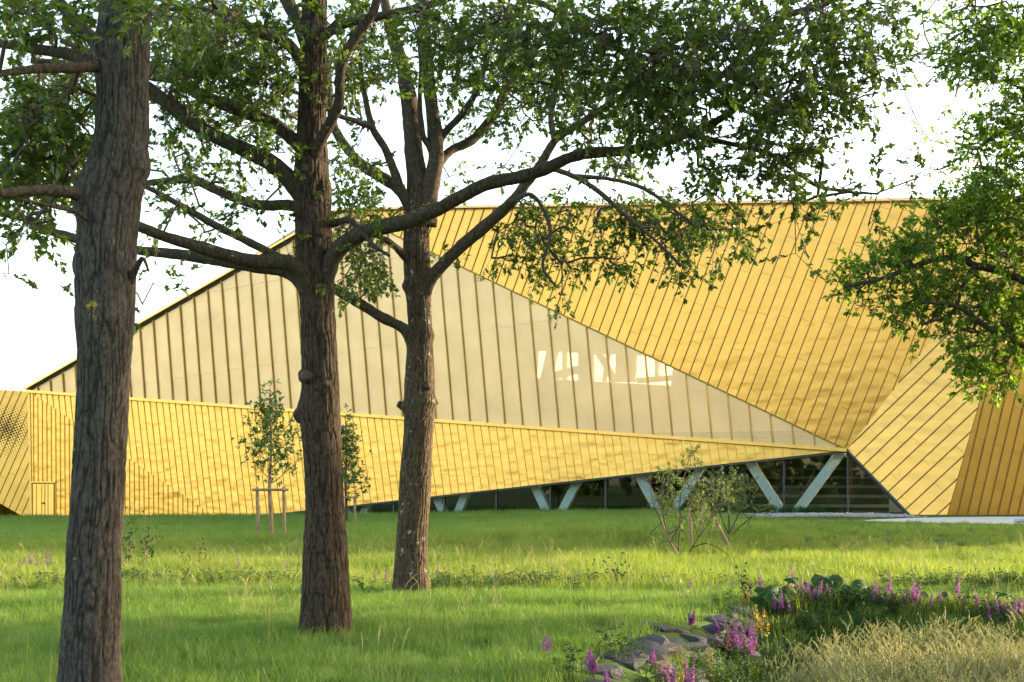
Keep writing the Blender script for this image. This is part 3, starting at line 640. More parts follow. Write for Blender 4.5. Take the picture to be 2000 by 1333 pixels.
def blobs(lst, Yc, thick, dens, rng, F_=F):
    """lst of (cx, cy, rx, ry[, weight[, Y]]) in photo px at depth Yc -> spray points filling the ellipsoids, denser in clumps"""
    out = []
    for e in lst:
        cx, cy, rx, ry = e[:4]; wt = e[4] if len(e) > 4 else 1.0; Y = e[5] if len(e) > 5 else Yc; th = min(thick, max(.25, (rx + ry) / F_ * Y * 1.1))
        n = max(1, int(round(rx * ry * math.pi / 1000 * dens * wt)))
        nc = max(1, n // 5); cen = []
        while len(cen) < nc:
            p = rng.uniform(-1, 1, 3)
            if (p**2).sum() < 1: cen.append(p)
        cen = np.array(cen)
        pts = cen[rng.integers(0, nc, n)] + rng.normal(0, .16, (n, 3)) * np.array([1, 1, 1])
        for p in pts:
            Yp = Y + p[1] * th; out.append(P(cx + p[0] * rx, cy + p[2] * ry, Yp))
    return np.array(out)
def canopy_above(cx, cy, z0, z1, rad, n, rng):
    p = rng.normal(0, 1, (n, 3)); p /= np.linalg.norm(p, axis=1)[:, None]; p *= rng.uniform(.45, 1, n)[:, None]**.5
    return np.stack([cx + p[:, 0] * rad, cy + p[:, 1] * rad, (z0 + z1) / 2 + p[:, 2] * (z1 - z0) / 2], -1)
def stub(parent, c, d, r, L, name='branch_stub', burl=False):
    """cut branch stub: flared collar, rim and a paler cut face"""
    d = unit(d); path = np.array([c + d * t for t in np.linspace(-.12, L, 12)]); rad = r * (1 + .5 * np.exp(-np.linspace(0, 1, 12) * 4))
    if burl: rad = r * np.sqrt(np.clip(1 - np.linspace(-.2, 1, 12)**2 * .97, 0, 1))
    def f(pa, di, rr):
        z = pa[:, None] + di * rr[..., None]; return rr + .012 * vnoise(z[..., 0]*22, z[..., 1]*22, z[..., 2]*22, 4)
    v, fs = tube(path, rad, 20, True, f); me = mesh_np(name, v, fs, True); a = me.attributes.new('ridge', 'FLOAT', 'POINT'); a.data.foreach_set('value', np.full(len(v), .8, np.float32))
    o = link(name, me, M['bark2'], parent)
    if not burl:
        v, fs = tube(np.array([c + d * (L - .03), c + d * (L + .006)]), np.array([r*.8, r*.74]), 18); link('cut_face', mesh_np('cut_face', v, fs), M['cutwood'], o)
rg = np.random.default_rng(5)

# --- the greyish oak at the left edge (nearest)
Y1 = 9.0; t1 = empty('oak_tree', (float(P(178, 1372, Y1)[0]), Y1, 0))
tag(t1, 'nearest oak, a thick leaning grey trunk with yellow lichen spots', 'tree', 'mature oaks on the lawn')
trunk_obj(t1, [(108,240,1370),(118,233,1320),(125,234,1200),(132,236,1080),(143,242,950),(148,250,800),(152,257,640),(155,258,560),(156,262,480),(158,272,400),(172,284,330),(190,288,255),(194,284,180),(190,286,110),(200,291,0)], Y1, 21, M['bark1'], amp=.012,
          top=(P(250, 0, Y1)[0], 0, 11.5, .09), knots=[(P(0, 385, Y1)[2], (-1, -.3, 0), .16, .05), (P(0, 320, Y1)[2], (1, -.2, 0), .10, .035), (P(0, 108, Y1)[2], (-1, -.2, 0), .10, .035), (P(0, 520, Y1)[2], (-1, -.2, 0), .08, .02)])
for i, (pts, dy) in enumerate([
    ([(205,400,17),(165,382,16),(130,375,13),(80,372,11),(40,374,10),(0,377,9),(-90,360,6)], -.8),
    ([(225,140,16),(195,132,13),(165,118,12),(130,105,11),(60,95,10),(0,85,8),(-80,70,5)], .9),
    ([(225,150,15),(190,131,11),(140,133,10),(90,134,9),(30,140,8),(-70,155,5)], -.9),
    ([(230,120,18),(190,88,14),(165,60,13),(135,28,12),(105,-12,10),(70,-70,7)], .5),
    ([(215,470,8),(160,420,5),(110,405,4),(40,390,3)], -.6),
    ([(250,560,9),(268,520,6),(280,505,4),(290,530,2)], -.25),
    ([(245,20,15),(310,-20,12),(380,-80,9),(460,-150,6)], -.8)]):
    limb_obj(t1, 't1', pts, Y1, dy, None, 100 + i)
NODES['t1'].append(np.array([[P(250, 0, Y1)[0], Y1, z] for z in np.linspace(5, 11.5, 20)]))
sp1 = np.vstack([blobs([(60,40,90,40,.9),(20,18,50,25,1.2,8.2),(110,185,85,55,.8),(60,240,80,60,1.0),(130,280,60,70,.9),(60,330,80,45,.9),(25,420,40,45,.7),(90,415,60,30,.5),(15,470,20,15,.5),(15,545,18,14,.6),(150,20,60,30,.8),(330,15,80,28,1.0,8.4),(290,545,18,22,.7),(275,585,12,20,.3),(145,590,10,22,.5)], 9.4, 1.3, 4.0, rg),
                 canopy_above(P(240,0,Y1)[0], Y1, 5.6, 12, 3.6, 420, rg)])
grow_crown(t1, 't1', sp1, M['oakleaf'], seed=31, leaf=.092)
# --- the brown oak in the middle
Y2 = 12.6; t2 = empty('oak_tree', (float(P(636, 1250, Y2)[0]), Y2, 0))
tag(t2, 'brown furrowed oak with a round cut stub and wide low limbs, between two other oaks', 'tree', 'mature oaks on the lawn')
trunk_obj(t2, [(583,690,1252),(588,684,1180),(592,680,1080),(597,674,990),(596,670,920),(590,664,850),(590,660,780),(592,657,700),(590,652,600),(580,650,520),(577,648,430),(573,645,350),(578,640,250),(584,640,100),(588,640,0)], Y2, 33, M['bark2'], amp=.014,
          top=(P(606, 0, Y2)[0], 0, 13.5, .07), knots=[(P(0, 800, Y2)[2], (-1, -.5, 0), .12, .045), (P(0, 345, Y2)[2], (0, -1, 0), .2, .03), (P(0, 380, Y2)[2], (1, -.2, 0), .12, .03)])
for i, (pts, dy) in enumerate([
    ([(620,600,22),(604,560,19),(588,528,17),(556,513,16),(500,512,14),(440,498,13),(380,480,12),(320,462,11),(265,440,10),(210,416,8),(150,395,5)], -1.0),
    ([(615,600,20),(596,560,16),(560,530,13),(500,521,12),(420,507,12),(330,495,10),(260,488,9),(155,468,9),(100,452,8),(40,425,7),(-50,410,5)], 1.0),
    ([(606,400,22),(572,358,19),(530,320,17),(470,290,15),(400,255,14),(330,205,13),(285,170,12),(210,140,10),(150,128,8),(60,118,5)], -.8),
    ([(606,310,20),(572,272,14),(520,235,13),(450,210,12),(390,185,12),(340,155,11),(285,145,10),(200,112,8),(120,80,5)], .9),
    ([(606,420,14),(570,402,11),(520,402,10),(480,395,10),(420,370,9),(370,352,8),(285,358,6),(180,365,4)], 1.3),
    ([(625,590,20),(642,530,16),(655,495,16),(690,465,16),(740,446,15),(800,432,14),(850,412,14),(900,385,13),(950,360,13),(1020,345,13),(1060,332,12),(1110,310,11),(1160,298,11),(1210,296,10),(1270,285,9),(1340,262,8),(1420,225,7),(1490,160,5)], -1.6),
    ([(606,370,14),(612,320,12),(622,285,11),(645,240,10),(662,200,10),(666,130,10),(690,80,9),(725,30,9),(738,-10,8),(750,-80,6)], -.9),
    ([(612,170,16),(590,125,12),(560,85,11),(500,60,10),(430,15,9),(385,-20,8),(320,-70,5)], -.8),
    ([(612,150,18),(600,90,15),(585,45,14),(560,0,13),(540,-45,10),(510,-120,7)], .6),
    ([(625,75,12),(660,52,9),(700,40,9),(760,28,8),(830,12,8),(930,-15,7),(1056,7,6),(1116,46,6),(1190,88,6),(1267,116,5),(1347,137,4)], -2.2),
    ([(1290,-60,8),(1400,-50,8),(1520,-30,7),(1615,0,6),(1587,16,6),(1545,28,6),(1496,56,6),(1461,91,5),(1412,147,5),(1391,172,4)], -.3),
    ([(606,-20,12),(720,-60,11),(900,-90,10),(1100,-85,9),(1290,-60,8),(1500,-70,6),(1700,-40,4)], -1.5),
    ([(1340,262,6),(1420,280,5),(1500,300,5),(1560,340,4),(1600,365,4),(1660,375,3)], .3),
    ([(640,440,8),(680,430,6),(700,445,5),(730,480,4),(760,500,3)], -.6)]):
    limb_obj(t2, 't2', pts, Y2 - (1.4 if i == 10 else 0) - (1.4 if i == 12 else 0), dy, None, 200 + i)
NODES['t2'].append(np.array([[P(606, 0, Y2)[0], Y2, z] for z in np.linspace(6.5, 13.5, 24)]))
stub(t2, P(604, 738, Y2) + np.array([0, -.17, 0]), (-.28, -1, .10), .072, .045); stub(t2, P(592, 812, Y2) + np.array([.02, -.02, 0]), (-1, -.25, .1), .11, .12, 'burl', True)
stub(t2, P(604, 340, Y2) + np.array([0, -.15, 0]), (-.1, -1, .1), .05, .06); stub(t2, P(643, 752, Y2) + np.array([-.03, -.12, 0]), (.35, -1, .1), .035, .07); stub(t2, P(641, 535, Y2) + np.array([-.02, -.13, 0]), (.4, -1, 0), .035, .06)
sp2 = np.vstack([blobs([(340,40,60,40,1.3),(440,70,100,60,1.4),(530,40,60,40,1.3),(340,120,60,50,1.2),(430,170,100,50,1.2),(530,170,60,70,1.2),(340,220,60,45,.9),(430,250,70,40,.7),(510,285,60,40,.7),(620,40,60,40,.5),(680,110,50,60,.6),(400,350,70,30,.5),(340,395,50,40,.4),(470,385,60,22,.6),(530,405,40,15,.4),(320,440,30,30,.4),(420,480,60,16,.35),(540,485,45,25,.5),(300,500,25,25,.4),
                        (100,300,90,90,.5,13.6),(60,200,80,60,.5,13.4),(20,420,40,35,.5,13.6),
                        (690,60,60,50,.9),(700,150,40,50,.5),(650,330,25,40,.3),(690,420,40,40,.6),(720,480,50,40,.5),(715,540,35,30,.4),
                        (830,45,80,40,1.1,10.8),(930,50,90,50,1.2,10.8),(1030,60,80,55,1.1,10.8),(900,120,60,40,.6,11),(990,150,60,45,.6,11),
                        (1130,70,97,73,0.86,10.6),(1230,80,108,78,0.90,10.6),(1330,90,108,89,0.90,10.6),(1430,80,108,89,0.90,10.7),(1530,80,108,89,0.90,10.7),(1630,60,108,68,0.86,10.8),(1720,50,75,52,0.79,10.8),(1690,120,54,29,0.65,10.8),(1560,170,118,63,0.83,10.8),(1450,190,118,68,0.86,10.7),(1330,190,108,68,0.79,10.8),(1220,180,86,57,0.65,10.9),(1140,160,64,52,0.50,11),(1640,200,75,36,0.72,10.8),(1600,255,75,42,0.72,10.8),(1510,270,97,47,0.79,10.8),(1400,265,97,47,0.72,10.8),(1290,255,86,42,0.50,10.9),(1190,250,64,36,0.29,11),
                        (1550,320,60,35,1,10.8),(1460,325,60,30,.8,10.8),(1380,325,50,28,.6,10.8),(1545,375,50,22,.8,10.9),(1595,395,25,25,.7,10.9),(1700,385,24,24,.7,10.8),(1690,355,45,14,.5,10.8),(1760,340,50,14,.7,10.8),(1815,335,18,10,.6,10.8),(1550,425,25,16,.8,10.9),(1552,495,11,20,.8,10.9),(1708,450,20,14,.7,10.8),(1700,415,10,14,.4,10.8),(1655,360,20,10,.4,10.8),
                        (1420,380,45,30,.7,11.4),(1440,440,32,28,.7,11.4),(1390,470,30,24,.6,11.4),(1340,400,40,30,.5,11.4)], 12.4, 1.8, 3.8, rg),
                 canopy_above(P(620,0,Y2)[0] + .6, Y2 - .4, 7.2, 14, 4.6, 520, rg), canopy_above(2.4, 11.2, 6.4, 9.5, 2.8, 260, rg)])
grow_crown(t2, 't2', sp2, M['oakleaf'], seed=32, leaf=.088)
# --- the lichen-spotted oak
Y3 = 17.1; t3 = empty('oak_tree', (float(P(804, 1170, Y3)[0]), Y3, 0))
tag(t3, 'slimmer oak forking into two stems, white lichen and a sunlit lower flank', 'tree', 'mature oaks on the lawn')
trunk_obj(t3, [(768,840,1172),(773,836,1120),(778,834,1050),(781,838,980),(784,843,900),(788,848,830),(788,850,790),(793,847,700),(795,846,640),(792,843,560),(790,840,480),(792,842,420),(800,846,360)], Y3, 47, M['bark3'], amp=.010,
          knots=[(P(0, 795, Y3)[2], (-1, -.2, 0), .07, .05), (P(0, 785, Y3)[2], (1, -.1, 0), .07, .04), (P(0, 655, Y3)[2], (1, -.2, 0), .08, .035), (P(0, 560, Y3)[2], (-1, -.2, 0), .07, .04)])
for i, (pts, dy) in enumerate([
    ([(815,690,16),(800,655,13),(780,637,10),(750,622,10),(710,598,10),(675,577,10),(640,556,9),(590,525,8),(540,500,8),(480,470,8),(420,440,7),(350,400,6),(285,365,5),(200,330,3)], -1.5),
    ([(818,600,17),(836,552,14),(862,520,12),(900,482,12),(950,440,12),(1000,395,11),(1028,358,10),(1056,322,9),(1084,275,8),(1120,250,7),(1180,210,6),(1250,165,5),(1320,120,4)], -1.2),
    ([(1084,275,7),(1076,235,6),(1084,180,6),(1100,110,5),(1105,40,4),(1110,-40,3)], .3),
    ([(812,440,16),(796,395,13),(770,362,12),(720,332,11),(690,305,10),(655,255,9),(645,200,8),(640,120,6)], 1.4),
    ([(808,420,13),(787,382,10),(769,333,9),(752,291,8),(727,249,7),(713,189,6),(706,150,5),(700,80,4)], -.8),
    ([(727,249,6),(690,235,5),(660,225,5),(600,190,4),(540,170,3)], -1.0),
    ([(816,420,24),(814,350,20),(806,270,18),(799,200,17),(788,135,14),(770,80,12),(755,20,10),(740,-60,8),(725,-160,5)], .3),
    ([(828,440,24),(840,370,18),(851,310,15),(848,250,14),(840,180,13),(832,90,12),(828,0,10),(826,-120,7)], -.4),
    ([(846,330,12),(880,295,9),(923,273,9),(965,224,9),(986,182,8),(1018,133,7),(1060,77,6),(1100,20,5),(1140,-50,4)], 1.0),
    ([(850,290,10),(870,258,7),(902,224,7),(927,186,6),(944,140,5),(960,90,4),(980,20,3)], -.6),
    ([(852,330,9),(840,290,6),(825,262,6),(820,200,5),(822,130,4),(815,60,3)], -1.0),
    ([(806,520,9),(780,490,7),(755,470,6),(720,455,5),(690,450,4)], -.9),
    ([(1000,395,6),(1035,380,4),(1062,410,4),(1075,460,4),(1060,520,3),(1085,560,2)], -.3),
    ([(1056,322,6),(1120,345,5),(1170,375,5),(1220,420,4),(1280,470,3),(1330,520,3)], -.5),
    ([(1120,345,5),(1190,350,4),(1260,370,4),(1330,420,3),(1400,470,3)], -.5)]):
    limb_obj(t3, 't3', pts, Y3 - (1.0 if i in (2,) else 0) - (.7 if i > 11 else 0) - (.8 if i == 5 else 0), dy, None, 300 + i, 12)
stub(t3, P(838, 757, Y3) + np.array([-.02, -.16, 0]), (.25, -1, .2), .06, .07); stub(t3, P(790, 795, Y3), (-1, -.4, .5), .05, .10); stub(t3, P(848, 788, Y3), (1, -.3, .1), .06, .06, 'burl', True)
sp3 = np.vstack([blobs([(700,420,55,45,1.0,16.4),(690,350,45,45,.8,17),(730,300,40,40,.4),(700,250,40,40,.4),(700,490,55,45,.9,16.2),(680,555,35,30,.7,16.2),(720,565,25,25,.5,16.2),(760,420,35,20,.5),(800,415,22,18,.8,16.6),(865,500,16,30,.6,16.8),
                        (420,110,130,110,1.3,18.4),(520,220,70,70,1.0,18.4),(360,300,70,60,.5,18),(460,330,60,40,.4,18),(400,420,80,40,.25),
                        (100,250,90,130,1.2,19),(60,360,70,60,.9,19),(130,130,80,70,.9,19),(740,60,60,60,.8,18.6),(1000,80,120,80,.8,18.4),
                        (740,110,60,60,.7),(680,160,50,70,.8),(870,80,60,50,.6),(900,170,50,50,.6),(930,130,60,50,.7),(960,215,35,40,.5),(995,270,20,55,1.0),(1000,330,40,18,.5),(900,340,60,20,.3),(870,250,25,40,.4),(1010,110,60,60,.7),(1060,190,50,60,.7),(1120,140,70,70,.9),(1130,240,50,50,.6),(1180,300,70,30,.5),(1250,320,60,30,.6),(1230,200,90,60,.9),(1330,150,90,70,.7),(1000,200,40,30,.5),
                        (1050,410,55,25,.7),(1000,440,50,30,.8),(1040,470,60,35,.9),(990,490,35,25,.8),(1080,500,45,30,.9),(1030,530,40,25,.8),(1090,560,18,22,.9),(1130,440,50,35,.8),(1190,430,55,35,1.0),(1250,440,50,35,1.2),(1300,470,45,35,1.2),(1280,400,60,30,.9),(1180,500,45,28,.8),(1130,510,30,20,.6),(1330,520,32,30,1.0),(1320,555,18,14,.8),(1370,545,18,8,.7),(1350,430,50,40,.9),(1410,420,45,35,.8),(1235,525,16,12,.7),(1130,380,60,20,.6),(1450,470,20,14,.5),(1380,490,18,14,.6)], 17, 1.4, 6.0, rg),
                 canopy_above(P(810,0,Y3)[0], Y3 + .5, 8.6, 15, 4.4, 520, rg)])
grow_crown(t3, 't3', sp3, M['oakleaf'], seed=33, leaf=.097)
# --- the oak at the right edge, its trunk outside the frame
Y4 = 18.6; c4 = P(2230, 1100, Y4); t4 = empty('oak_tree', (float(c4[0]), Y4, float(gh(c4[0], Y4))))
tag(t4, 'sunlit oak crown hanging in from the right edge over the gold wall', 'tree', 'mature oaks on the lawn')
trunk_obj(t4, [(2190,2270,1140),(2198,2262,1000),(2202,2258,800),(2205,2255,600),(2208,2252,300),(2210,2250,0)], Y4, 51, M['bark2'], 60, .05, top=(c4[0], 0, 14, .08))
for i, (pts, dy) in enumerate([
    ([(2230,660,20),(2120,600,14),(2000,548,9),(1948,528,8),(1903,518,7),(1871,502,6),(1800,515,5),(1720,545,4),(1650,560,3)], -1.0),
    ([(2230,780,16),(2100,720,10),(1983,668,6),(1930,640,6),(1870,600,4),(1800,590,3)], -1.4),
    ([(1903,518,5),(1880,560,4),(1860,610,3),(1800,635,3)], -.2),
    ([(2230,500,18),(2120,430,12),(2020,390,8),(1950,400,6),(1880,430,5),(1810,470,3)], .9),
    ([(2230,360,16),(2130,280,12),(2040,240,9),(1970,250,6),(1910,290,4)], -.6),
    ([(2230,220,16),(2120,140,11),(2020,90,8),(1940,80,6),(1870,110,4)], .5),
    ([(2230,120,14),(2140,30,10),(2050,-30,8),(1950,-40,6),(1860,-10,4)], -.8),
    ([(2230,300,12),(2330,200,9),(2430,150,6),(2500,120,4)], .6), ([(2230,500,12),(2320,430,9),(2420,380,6),(2500,370,4)], -.6)]):
    limb_obj(t4, 't4', pts, Y4 - (.9 if i == 2 else 0), dy, None, 400 + i, 10)
NODES['t4'].append(np.array([[c4[0], Y4, z] for z in np.linspace(8, 14, 20)]))
sp4 = np.vstack([blobs([(1960,40,60,50,1.0),(1900,30,55,40,.8),(1880,90,55,35,.9),(1950,110,60,45,1.0),(1850,130,40,25,.7),(1920,150,50,25,.7),(1985,190,30,40,.8),(1960,230,40,35,1.0),(1930,275,45,35,1.2),(1980,290,40,50,1.0),(1915,320,28,40,1.1),(1960,360,60,45,1.1),(1890,390,60,30,1.0),(1850,420,50,30,1.0),(1940,430,70,45,1.2),(1810,460,50,28,1.1),(1870,475,70,40,1.2),(1970,500,50,60,1.1),(1760,495,45,28,1.1),(1720,525,45,30,1.1),(1670,545,40,22,1.0),(1640,555,20,14,.8),(1690,580,24,20,.9),(1790,540,60,35,1.1),(1860,550,60,35,1.1),(1800,600,50,30,1.1),(1870,610,60,35,1.1),(1940,580,60,40,1.1),(1780,640,22,18,.9),(1930,660,50,40,1.1),(1980,640,40,60,1.1),(1890,690,30,40,1.0),(1930,730,40,30,1.1),(1970,710,30,35,.9),(1910,755,22,16,.9),(1760,580,30,30,.9),(1830,660,25,14,.5),(2060,120,60,140,.8),(2060,380,60,140,.8),(2060,600,60,140,.8)], Y4 - .6, 1.5, 10.0, rg),
                 canopy_above(c4[0] + .8, Y4 + .5, 4.8, 14.5, 4.6, 900, rg)])
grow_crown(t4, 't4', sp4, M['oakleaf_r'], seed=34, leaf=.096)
# --- oaks farther right, outside the frame: they shade the lawn
def copy_tree(root, loc, rz, sc, label):
    r = root.copy(); COL.objects.link(r); base = Vector(root.location)
    for ch in list(root.children):
        c = ch.copy(); COL.objects.link(c); c.parent = r; c.matrix_parent_inverse = ch.matrix_parent_inverse.copy()
    r.location = loc; r.rotation_euler = (0, 0, rz); r.scale = (sc,) * 3; r['label'] = label
    return r
for (x, y, rz, sc, lab) in ((16.2, 16.4, 5.1, .95, 'oak just beyond the right edge, beside the end of the ditch'), (17.0, 12.5, 1.9, 1.0, 'oak standing beyond the right edge, nearest to the dry grass'), (26.5, 15.5, 3.3, 1.1, 'oak beyond the right edge, in line with the ditch'), (22.0, 18.0, .8, 1.0, 'oak beyond the right edge, behind the sunlit crown'), (34.0, 21.0, 2.6, 1.15, 'farthest oak beyond the right edge')):
    copy_tree(t4, (x, y, float(gh(x, y))), rz, sc, lab)

# ------------------------------------------------------------------ staked young trees
def young_tree(label, px, py_base, Y, crown_px, trunk_top, seed, leafsize, narrow, group='young staked trees'):
    b = P(px, py_base, Y); zg = float(gh(b[0], Y)); o = empty('young_tree', (float(b[0]), Y, zg)); tag(o, label, 'tree', group)
    rng = np.random.default_rng(seed); k = Y / F
    zt = EYE + (CY - crown_px[1]) * k; zb = EYE + (CY - crown_px[3]) * k; rad = (crown_px[2] - crown_px[0]) / 2 * k
    zz = np.linspace(zg - .1, zt - .25, 40); path = np.stack([b[0] + .02 * np.sin(zz * 3), np.full(40, Y), zz], -1)
    v, fs = tube(path, np.interp(zz, [zg, zb, zt], [.06, .045, .008]), 10); me = mesh_np('trunk', v, fs, True); link('trunk', me, M['stake'] if not narrow else M['twig'], o)
    key = 'y%d' % seed; NODES[key] = [path[zz > zb - .1]]
    sp = []
    nb = 15 if not narrow else 18
    for i in range(nb):
        t = i / nb; z0 = zb + (zt - zb) * t * .78; an = i * 2.4 + rng.uniform(-.3, .3); L = rad * (1.0 - .75 * t**1.6) * rng.uniform(.75, 1.1); rise = (.9 if not narrow else .45) * L
        pts = [np.array([b[0], Y, z0]) + np.array([math.cos(an) * L * s, math.sin(an) * L * s, rise * s**1.3]) for s in np.linspace(0, 1, 8)]
        v, fs = tube(np.array(pts), np.linspace(.014, .004, 8), 6); link('branch', mesh_np('branch', v, fs, True), M['twig'], o)
        for p in pts[2:]:
            for q in range(3): sp.append(p + rng.normal(0, .08, 3))
        NODES[key].append(np.array(pts[1:]))
    for z in np.linspace(zb + (zt - zb) * .5, zt - .1, 12):
        for q in range(2): sp.append(np.array([b[0], Y, z]) + rng.normal(0, .05, 3))
    grow_crown(o, key, np.array(sp), M['youngleaf'], leaf=leafsize, per=(5, 9), V=OVAL_V if not narrow else LEAF_V, Fc=OVAL_F if not narrow else LEAF_F, spray_len=(.10, .2), droop=.05, seed=seed, r_twig=.003)
def stake_frame(label, posts, bar_py, Y, dY=0.0):
    o = empty('tree_stake_frame', (float(P(posts[0][0], posts[0][2], Y)[0]), Y, float(gh(P(posts[0][0], 0, Y)[0], Y)))); tag(o, label, 'stake frame', 'stake frames around young trees')
    for i, (x, y0, y1) in enumerate(posts):
        Yp = Y - .12 + dY * i; a = P(x, y0, Yp); b = np.array([a[0], Yp, float(gh(a[0], Yp)) - .15]); z = np.linspace(0, 1, 14)[:, None]
        v, fs = tube(b + (a - b) * z + np.array([[.008, 0, 0]]) * np.sin(z * 5), np.full(14, .042), 10, True, lambda pa, di, rr: rr * (1 + .06 * vnoise(di[..., 0]*3, pa[:, None, 2]*2, di[..., 1]*3, i))); link('post', mesh_np('post', v, fs, True), M['stake'], o)
    if len(posts) > 1:
        a, b = P(posts[0][0], bar_py, Y - .12), P(posts[-1][0], bar_py, Y - .12 + dY); e = unit(b - a) * .12
        v, fs = tube(np.linspace(a - e, b + e, 6) + np.array([0, -.07, 0]), np.full(6, .035), 10); link('crossbar', mesh_np('crossbar', v, fs, True), M['stake'], o)
young_tree('small leafy young tree between two stakes, left of the brown oak', 528, 1068, 31.0, (472, 742, 592, 945), 940, 61, .13, False)
stake_frame('two wooden stakes with a crossbar around the small tree left of the brown oak', [(503, 952, 1065), (555, 951, 1066)], 957, 31.0)
young_tree('narrow dark green young tree half hidden behind the brown oak trunk', 676, 1036, 41.0, (636, 800, 714, 965), 960, 62, .12, True)
stake_frame('pale stake frame seen just right of the brown oak trunk', [(655, 969, 1034), (693, 968, 1036)], 972, 41.0)

# ------------------------------------------------------------------ willow shrubs and props
def shrub(name, label, base_px, Y, stems, blob, seed, dens=21, leaf=.068):
    b = P(*base_px, Y); zg = float(gh(b[0], Y)); o = empty(name, (float(b[0]), Y, zg)); tag(o, label, 'shrub', 'willow shrubs in front of the hall')
    key = 's%d' % seed; rng = np.random.default_rng(seed)
    for pts, dy in stems: limb_obj(o, key, [(a, b, c * .62) for a, b, c in pts], Y, dy, M['twig'] if pts[0][2] < 4.5 else M['stake'], seed, 8)
    sp = blobs(blob, Y, .7, dens, rng)
    grow_crown(o, key, sp, M['willowleaf'], leaf=leaf, per=(8, 14), V=OVAL_V, Fc=OVAL_F, spray_len=(.12, .26), droop=-.1, seed=seed, r_twig=.0028, flat=.8)
shrub('willow_shrub', 'loose multi-stemmed willow shrub on the meadow in front of the glass', (1335, 1102), 24.8,
      [([(1337,1103,5),(1320,1080,4.6),(1305,1050,4),(1293,1022,3),(1285,990,1.6)], .2), ([(1338,1100,2.4),(1352,1070,2),(1365,1050,1.7),(1385,1020,1.3),(1400,985,.8)], -.3), ([(1352,1070,2),(1380,1062,1.6),(1410,1075,1.4),(1425,1088,1)], -.3),
       ([(1325,1085,2.4),(1328,1020,2),(1330,960,1.8),(1350,880,1.2)], .3), ([(1310,1060,2),(1340,1000,1.7),(1360,950,1.4),(1356,890,1)], -.2), ([(1293,1022,2),(1275,980,1.6),(1268,930,1)], .3), ([(1365,1050,1.8),(1350,990,1.4),(1375,930,1)], .4), ([(1330,1090,2),(1300,1030,1.6),(1290,950,1.2)], -.4)],
      [(1355,880,14,16,.9),(1352,905,18,16,.8),(1300,930,32,20,.7),(1340,950,40,25,.7),(1390,950,36,22,.7),(1285,965,24,22,.6),(1330,985,45,25,.6),(1385,985,38,22,.6),(1290,1000,26,24,.4),(1350,1020,45,22,.3),(1290,1045,20,18,.3),(1400,1020,26,20,.3),(1330,1055,40,16,.2)], 71)
shrub('willow_shrub', 'smaller willow bush right of the multi-stemmed one, before the first big V column', (1425, 1050), 28.5,
      [([(1425,1052,3),(1424,1010,2.4),(1428,960,1.8),(1440,920,1.2)], .2), ([(1424,1045,2.4),(1445,1000,1.8),(1465,960,1.2)], .3), ([(1423,1045,2.2),(1405,1000,1.8),(1400,950,1.2)], -.3), ([(1426,1050,2),(1450,1025,1.6),(1480,1000,1.0)], -.2)],
      [(1430,935,35,20,.8),(1455,960,30,22,.8),(1410,960,30,22,.7),(1440,985,40,20,.6),(1480,985,22,16,.4),(1400,1000,25,18,.4),(1440,1015,36,14,.3)], 72)
def log_stake(label, a, b, Y, r=.045):
    p0 = P(*b, Y); p1 = P(*a, Y + .2); p0[2] = float(gh(p0[0], Y)) - .06; o = empty('wooden_stake', tuple(map(float, p0))); tag(o, label, 'stake', 'old stakes by the willows')
    v, fs = tube(np.linspace(p0, p1, 14) + .012 * np.sin(np.linspace(0, 6, 14))[:, None] * np.array([[1, 0, 0]]), np.full(14, r), 10); link('post', mesh_np('post', v, fs, True), M['stake'], o)
    v, fs = tube(np.linspace(p1, p1 + unit(p1 - p0) * .02, 2), np.array([r * .9, r * .6]), 10); link('cut_end', mesh_np('cut_end', v, fs), M['cutwood'], o)
log_stake('grey stake leaning to the left beside the smaller willow bush', (1396, 1012), (1434, 1084), 26.0)
log_stake('upright brown stake inside the multi-stemmed willow shrub', (1349, 975), (1348, 1060), 27.0, .04)
log_stake('short stake behind the willow stems, left of the leaning grey one', (1374, 985), (1373, 1052), 28.5, .04)

# ------------------------------------------------------------------ rail by the path
def rail():
    a, b = P(1984, 1018, 33.0), P(2200, 1016, 34.5); o = empty('guard_rail', (float(a[0]), 33.0, float(gh(a[0], 33)))); tag(o, 'low galvanised rail end above the pale path at the right edge', 'rail')
    v, fs = tube(np.linspace(a, b, 4), np.full(4, .055), 12); link('tube_rail', mesh_np('tube_rail', v, fs, True), M['rail'], o)
    for s in (.03, .4, .8):
        p = a + (b - a) * s; v, fs = tube(np.linspace(p, [p[0], p[1], float(gh(p[0], p[1])) - .1], 3), np.full(3, .03), 8); link('post', mesh_np('post', v, fs, True), M['rail'], o)
rail()

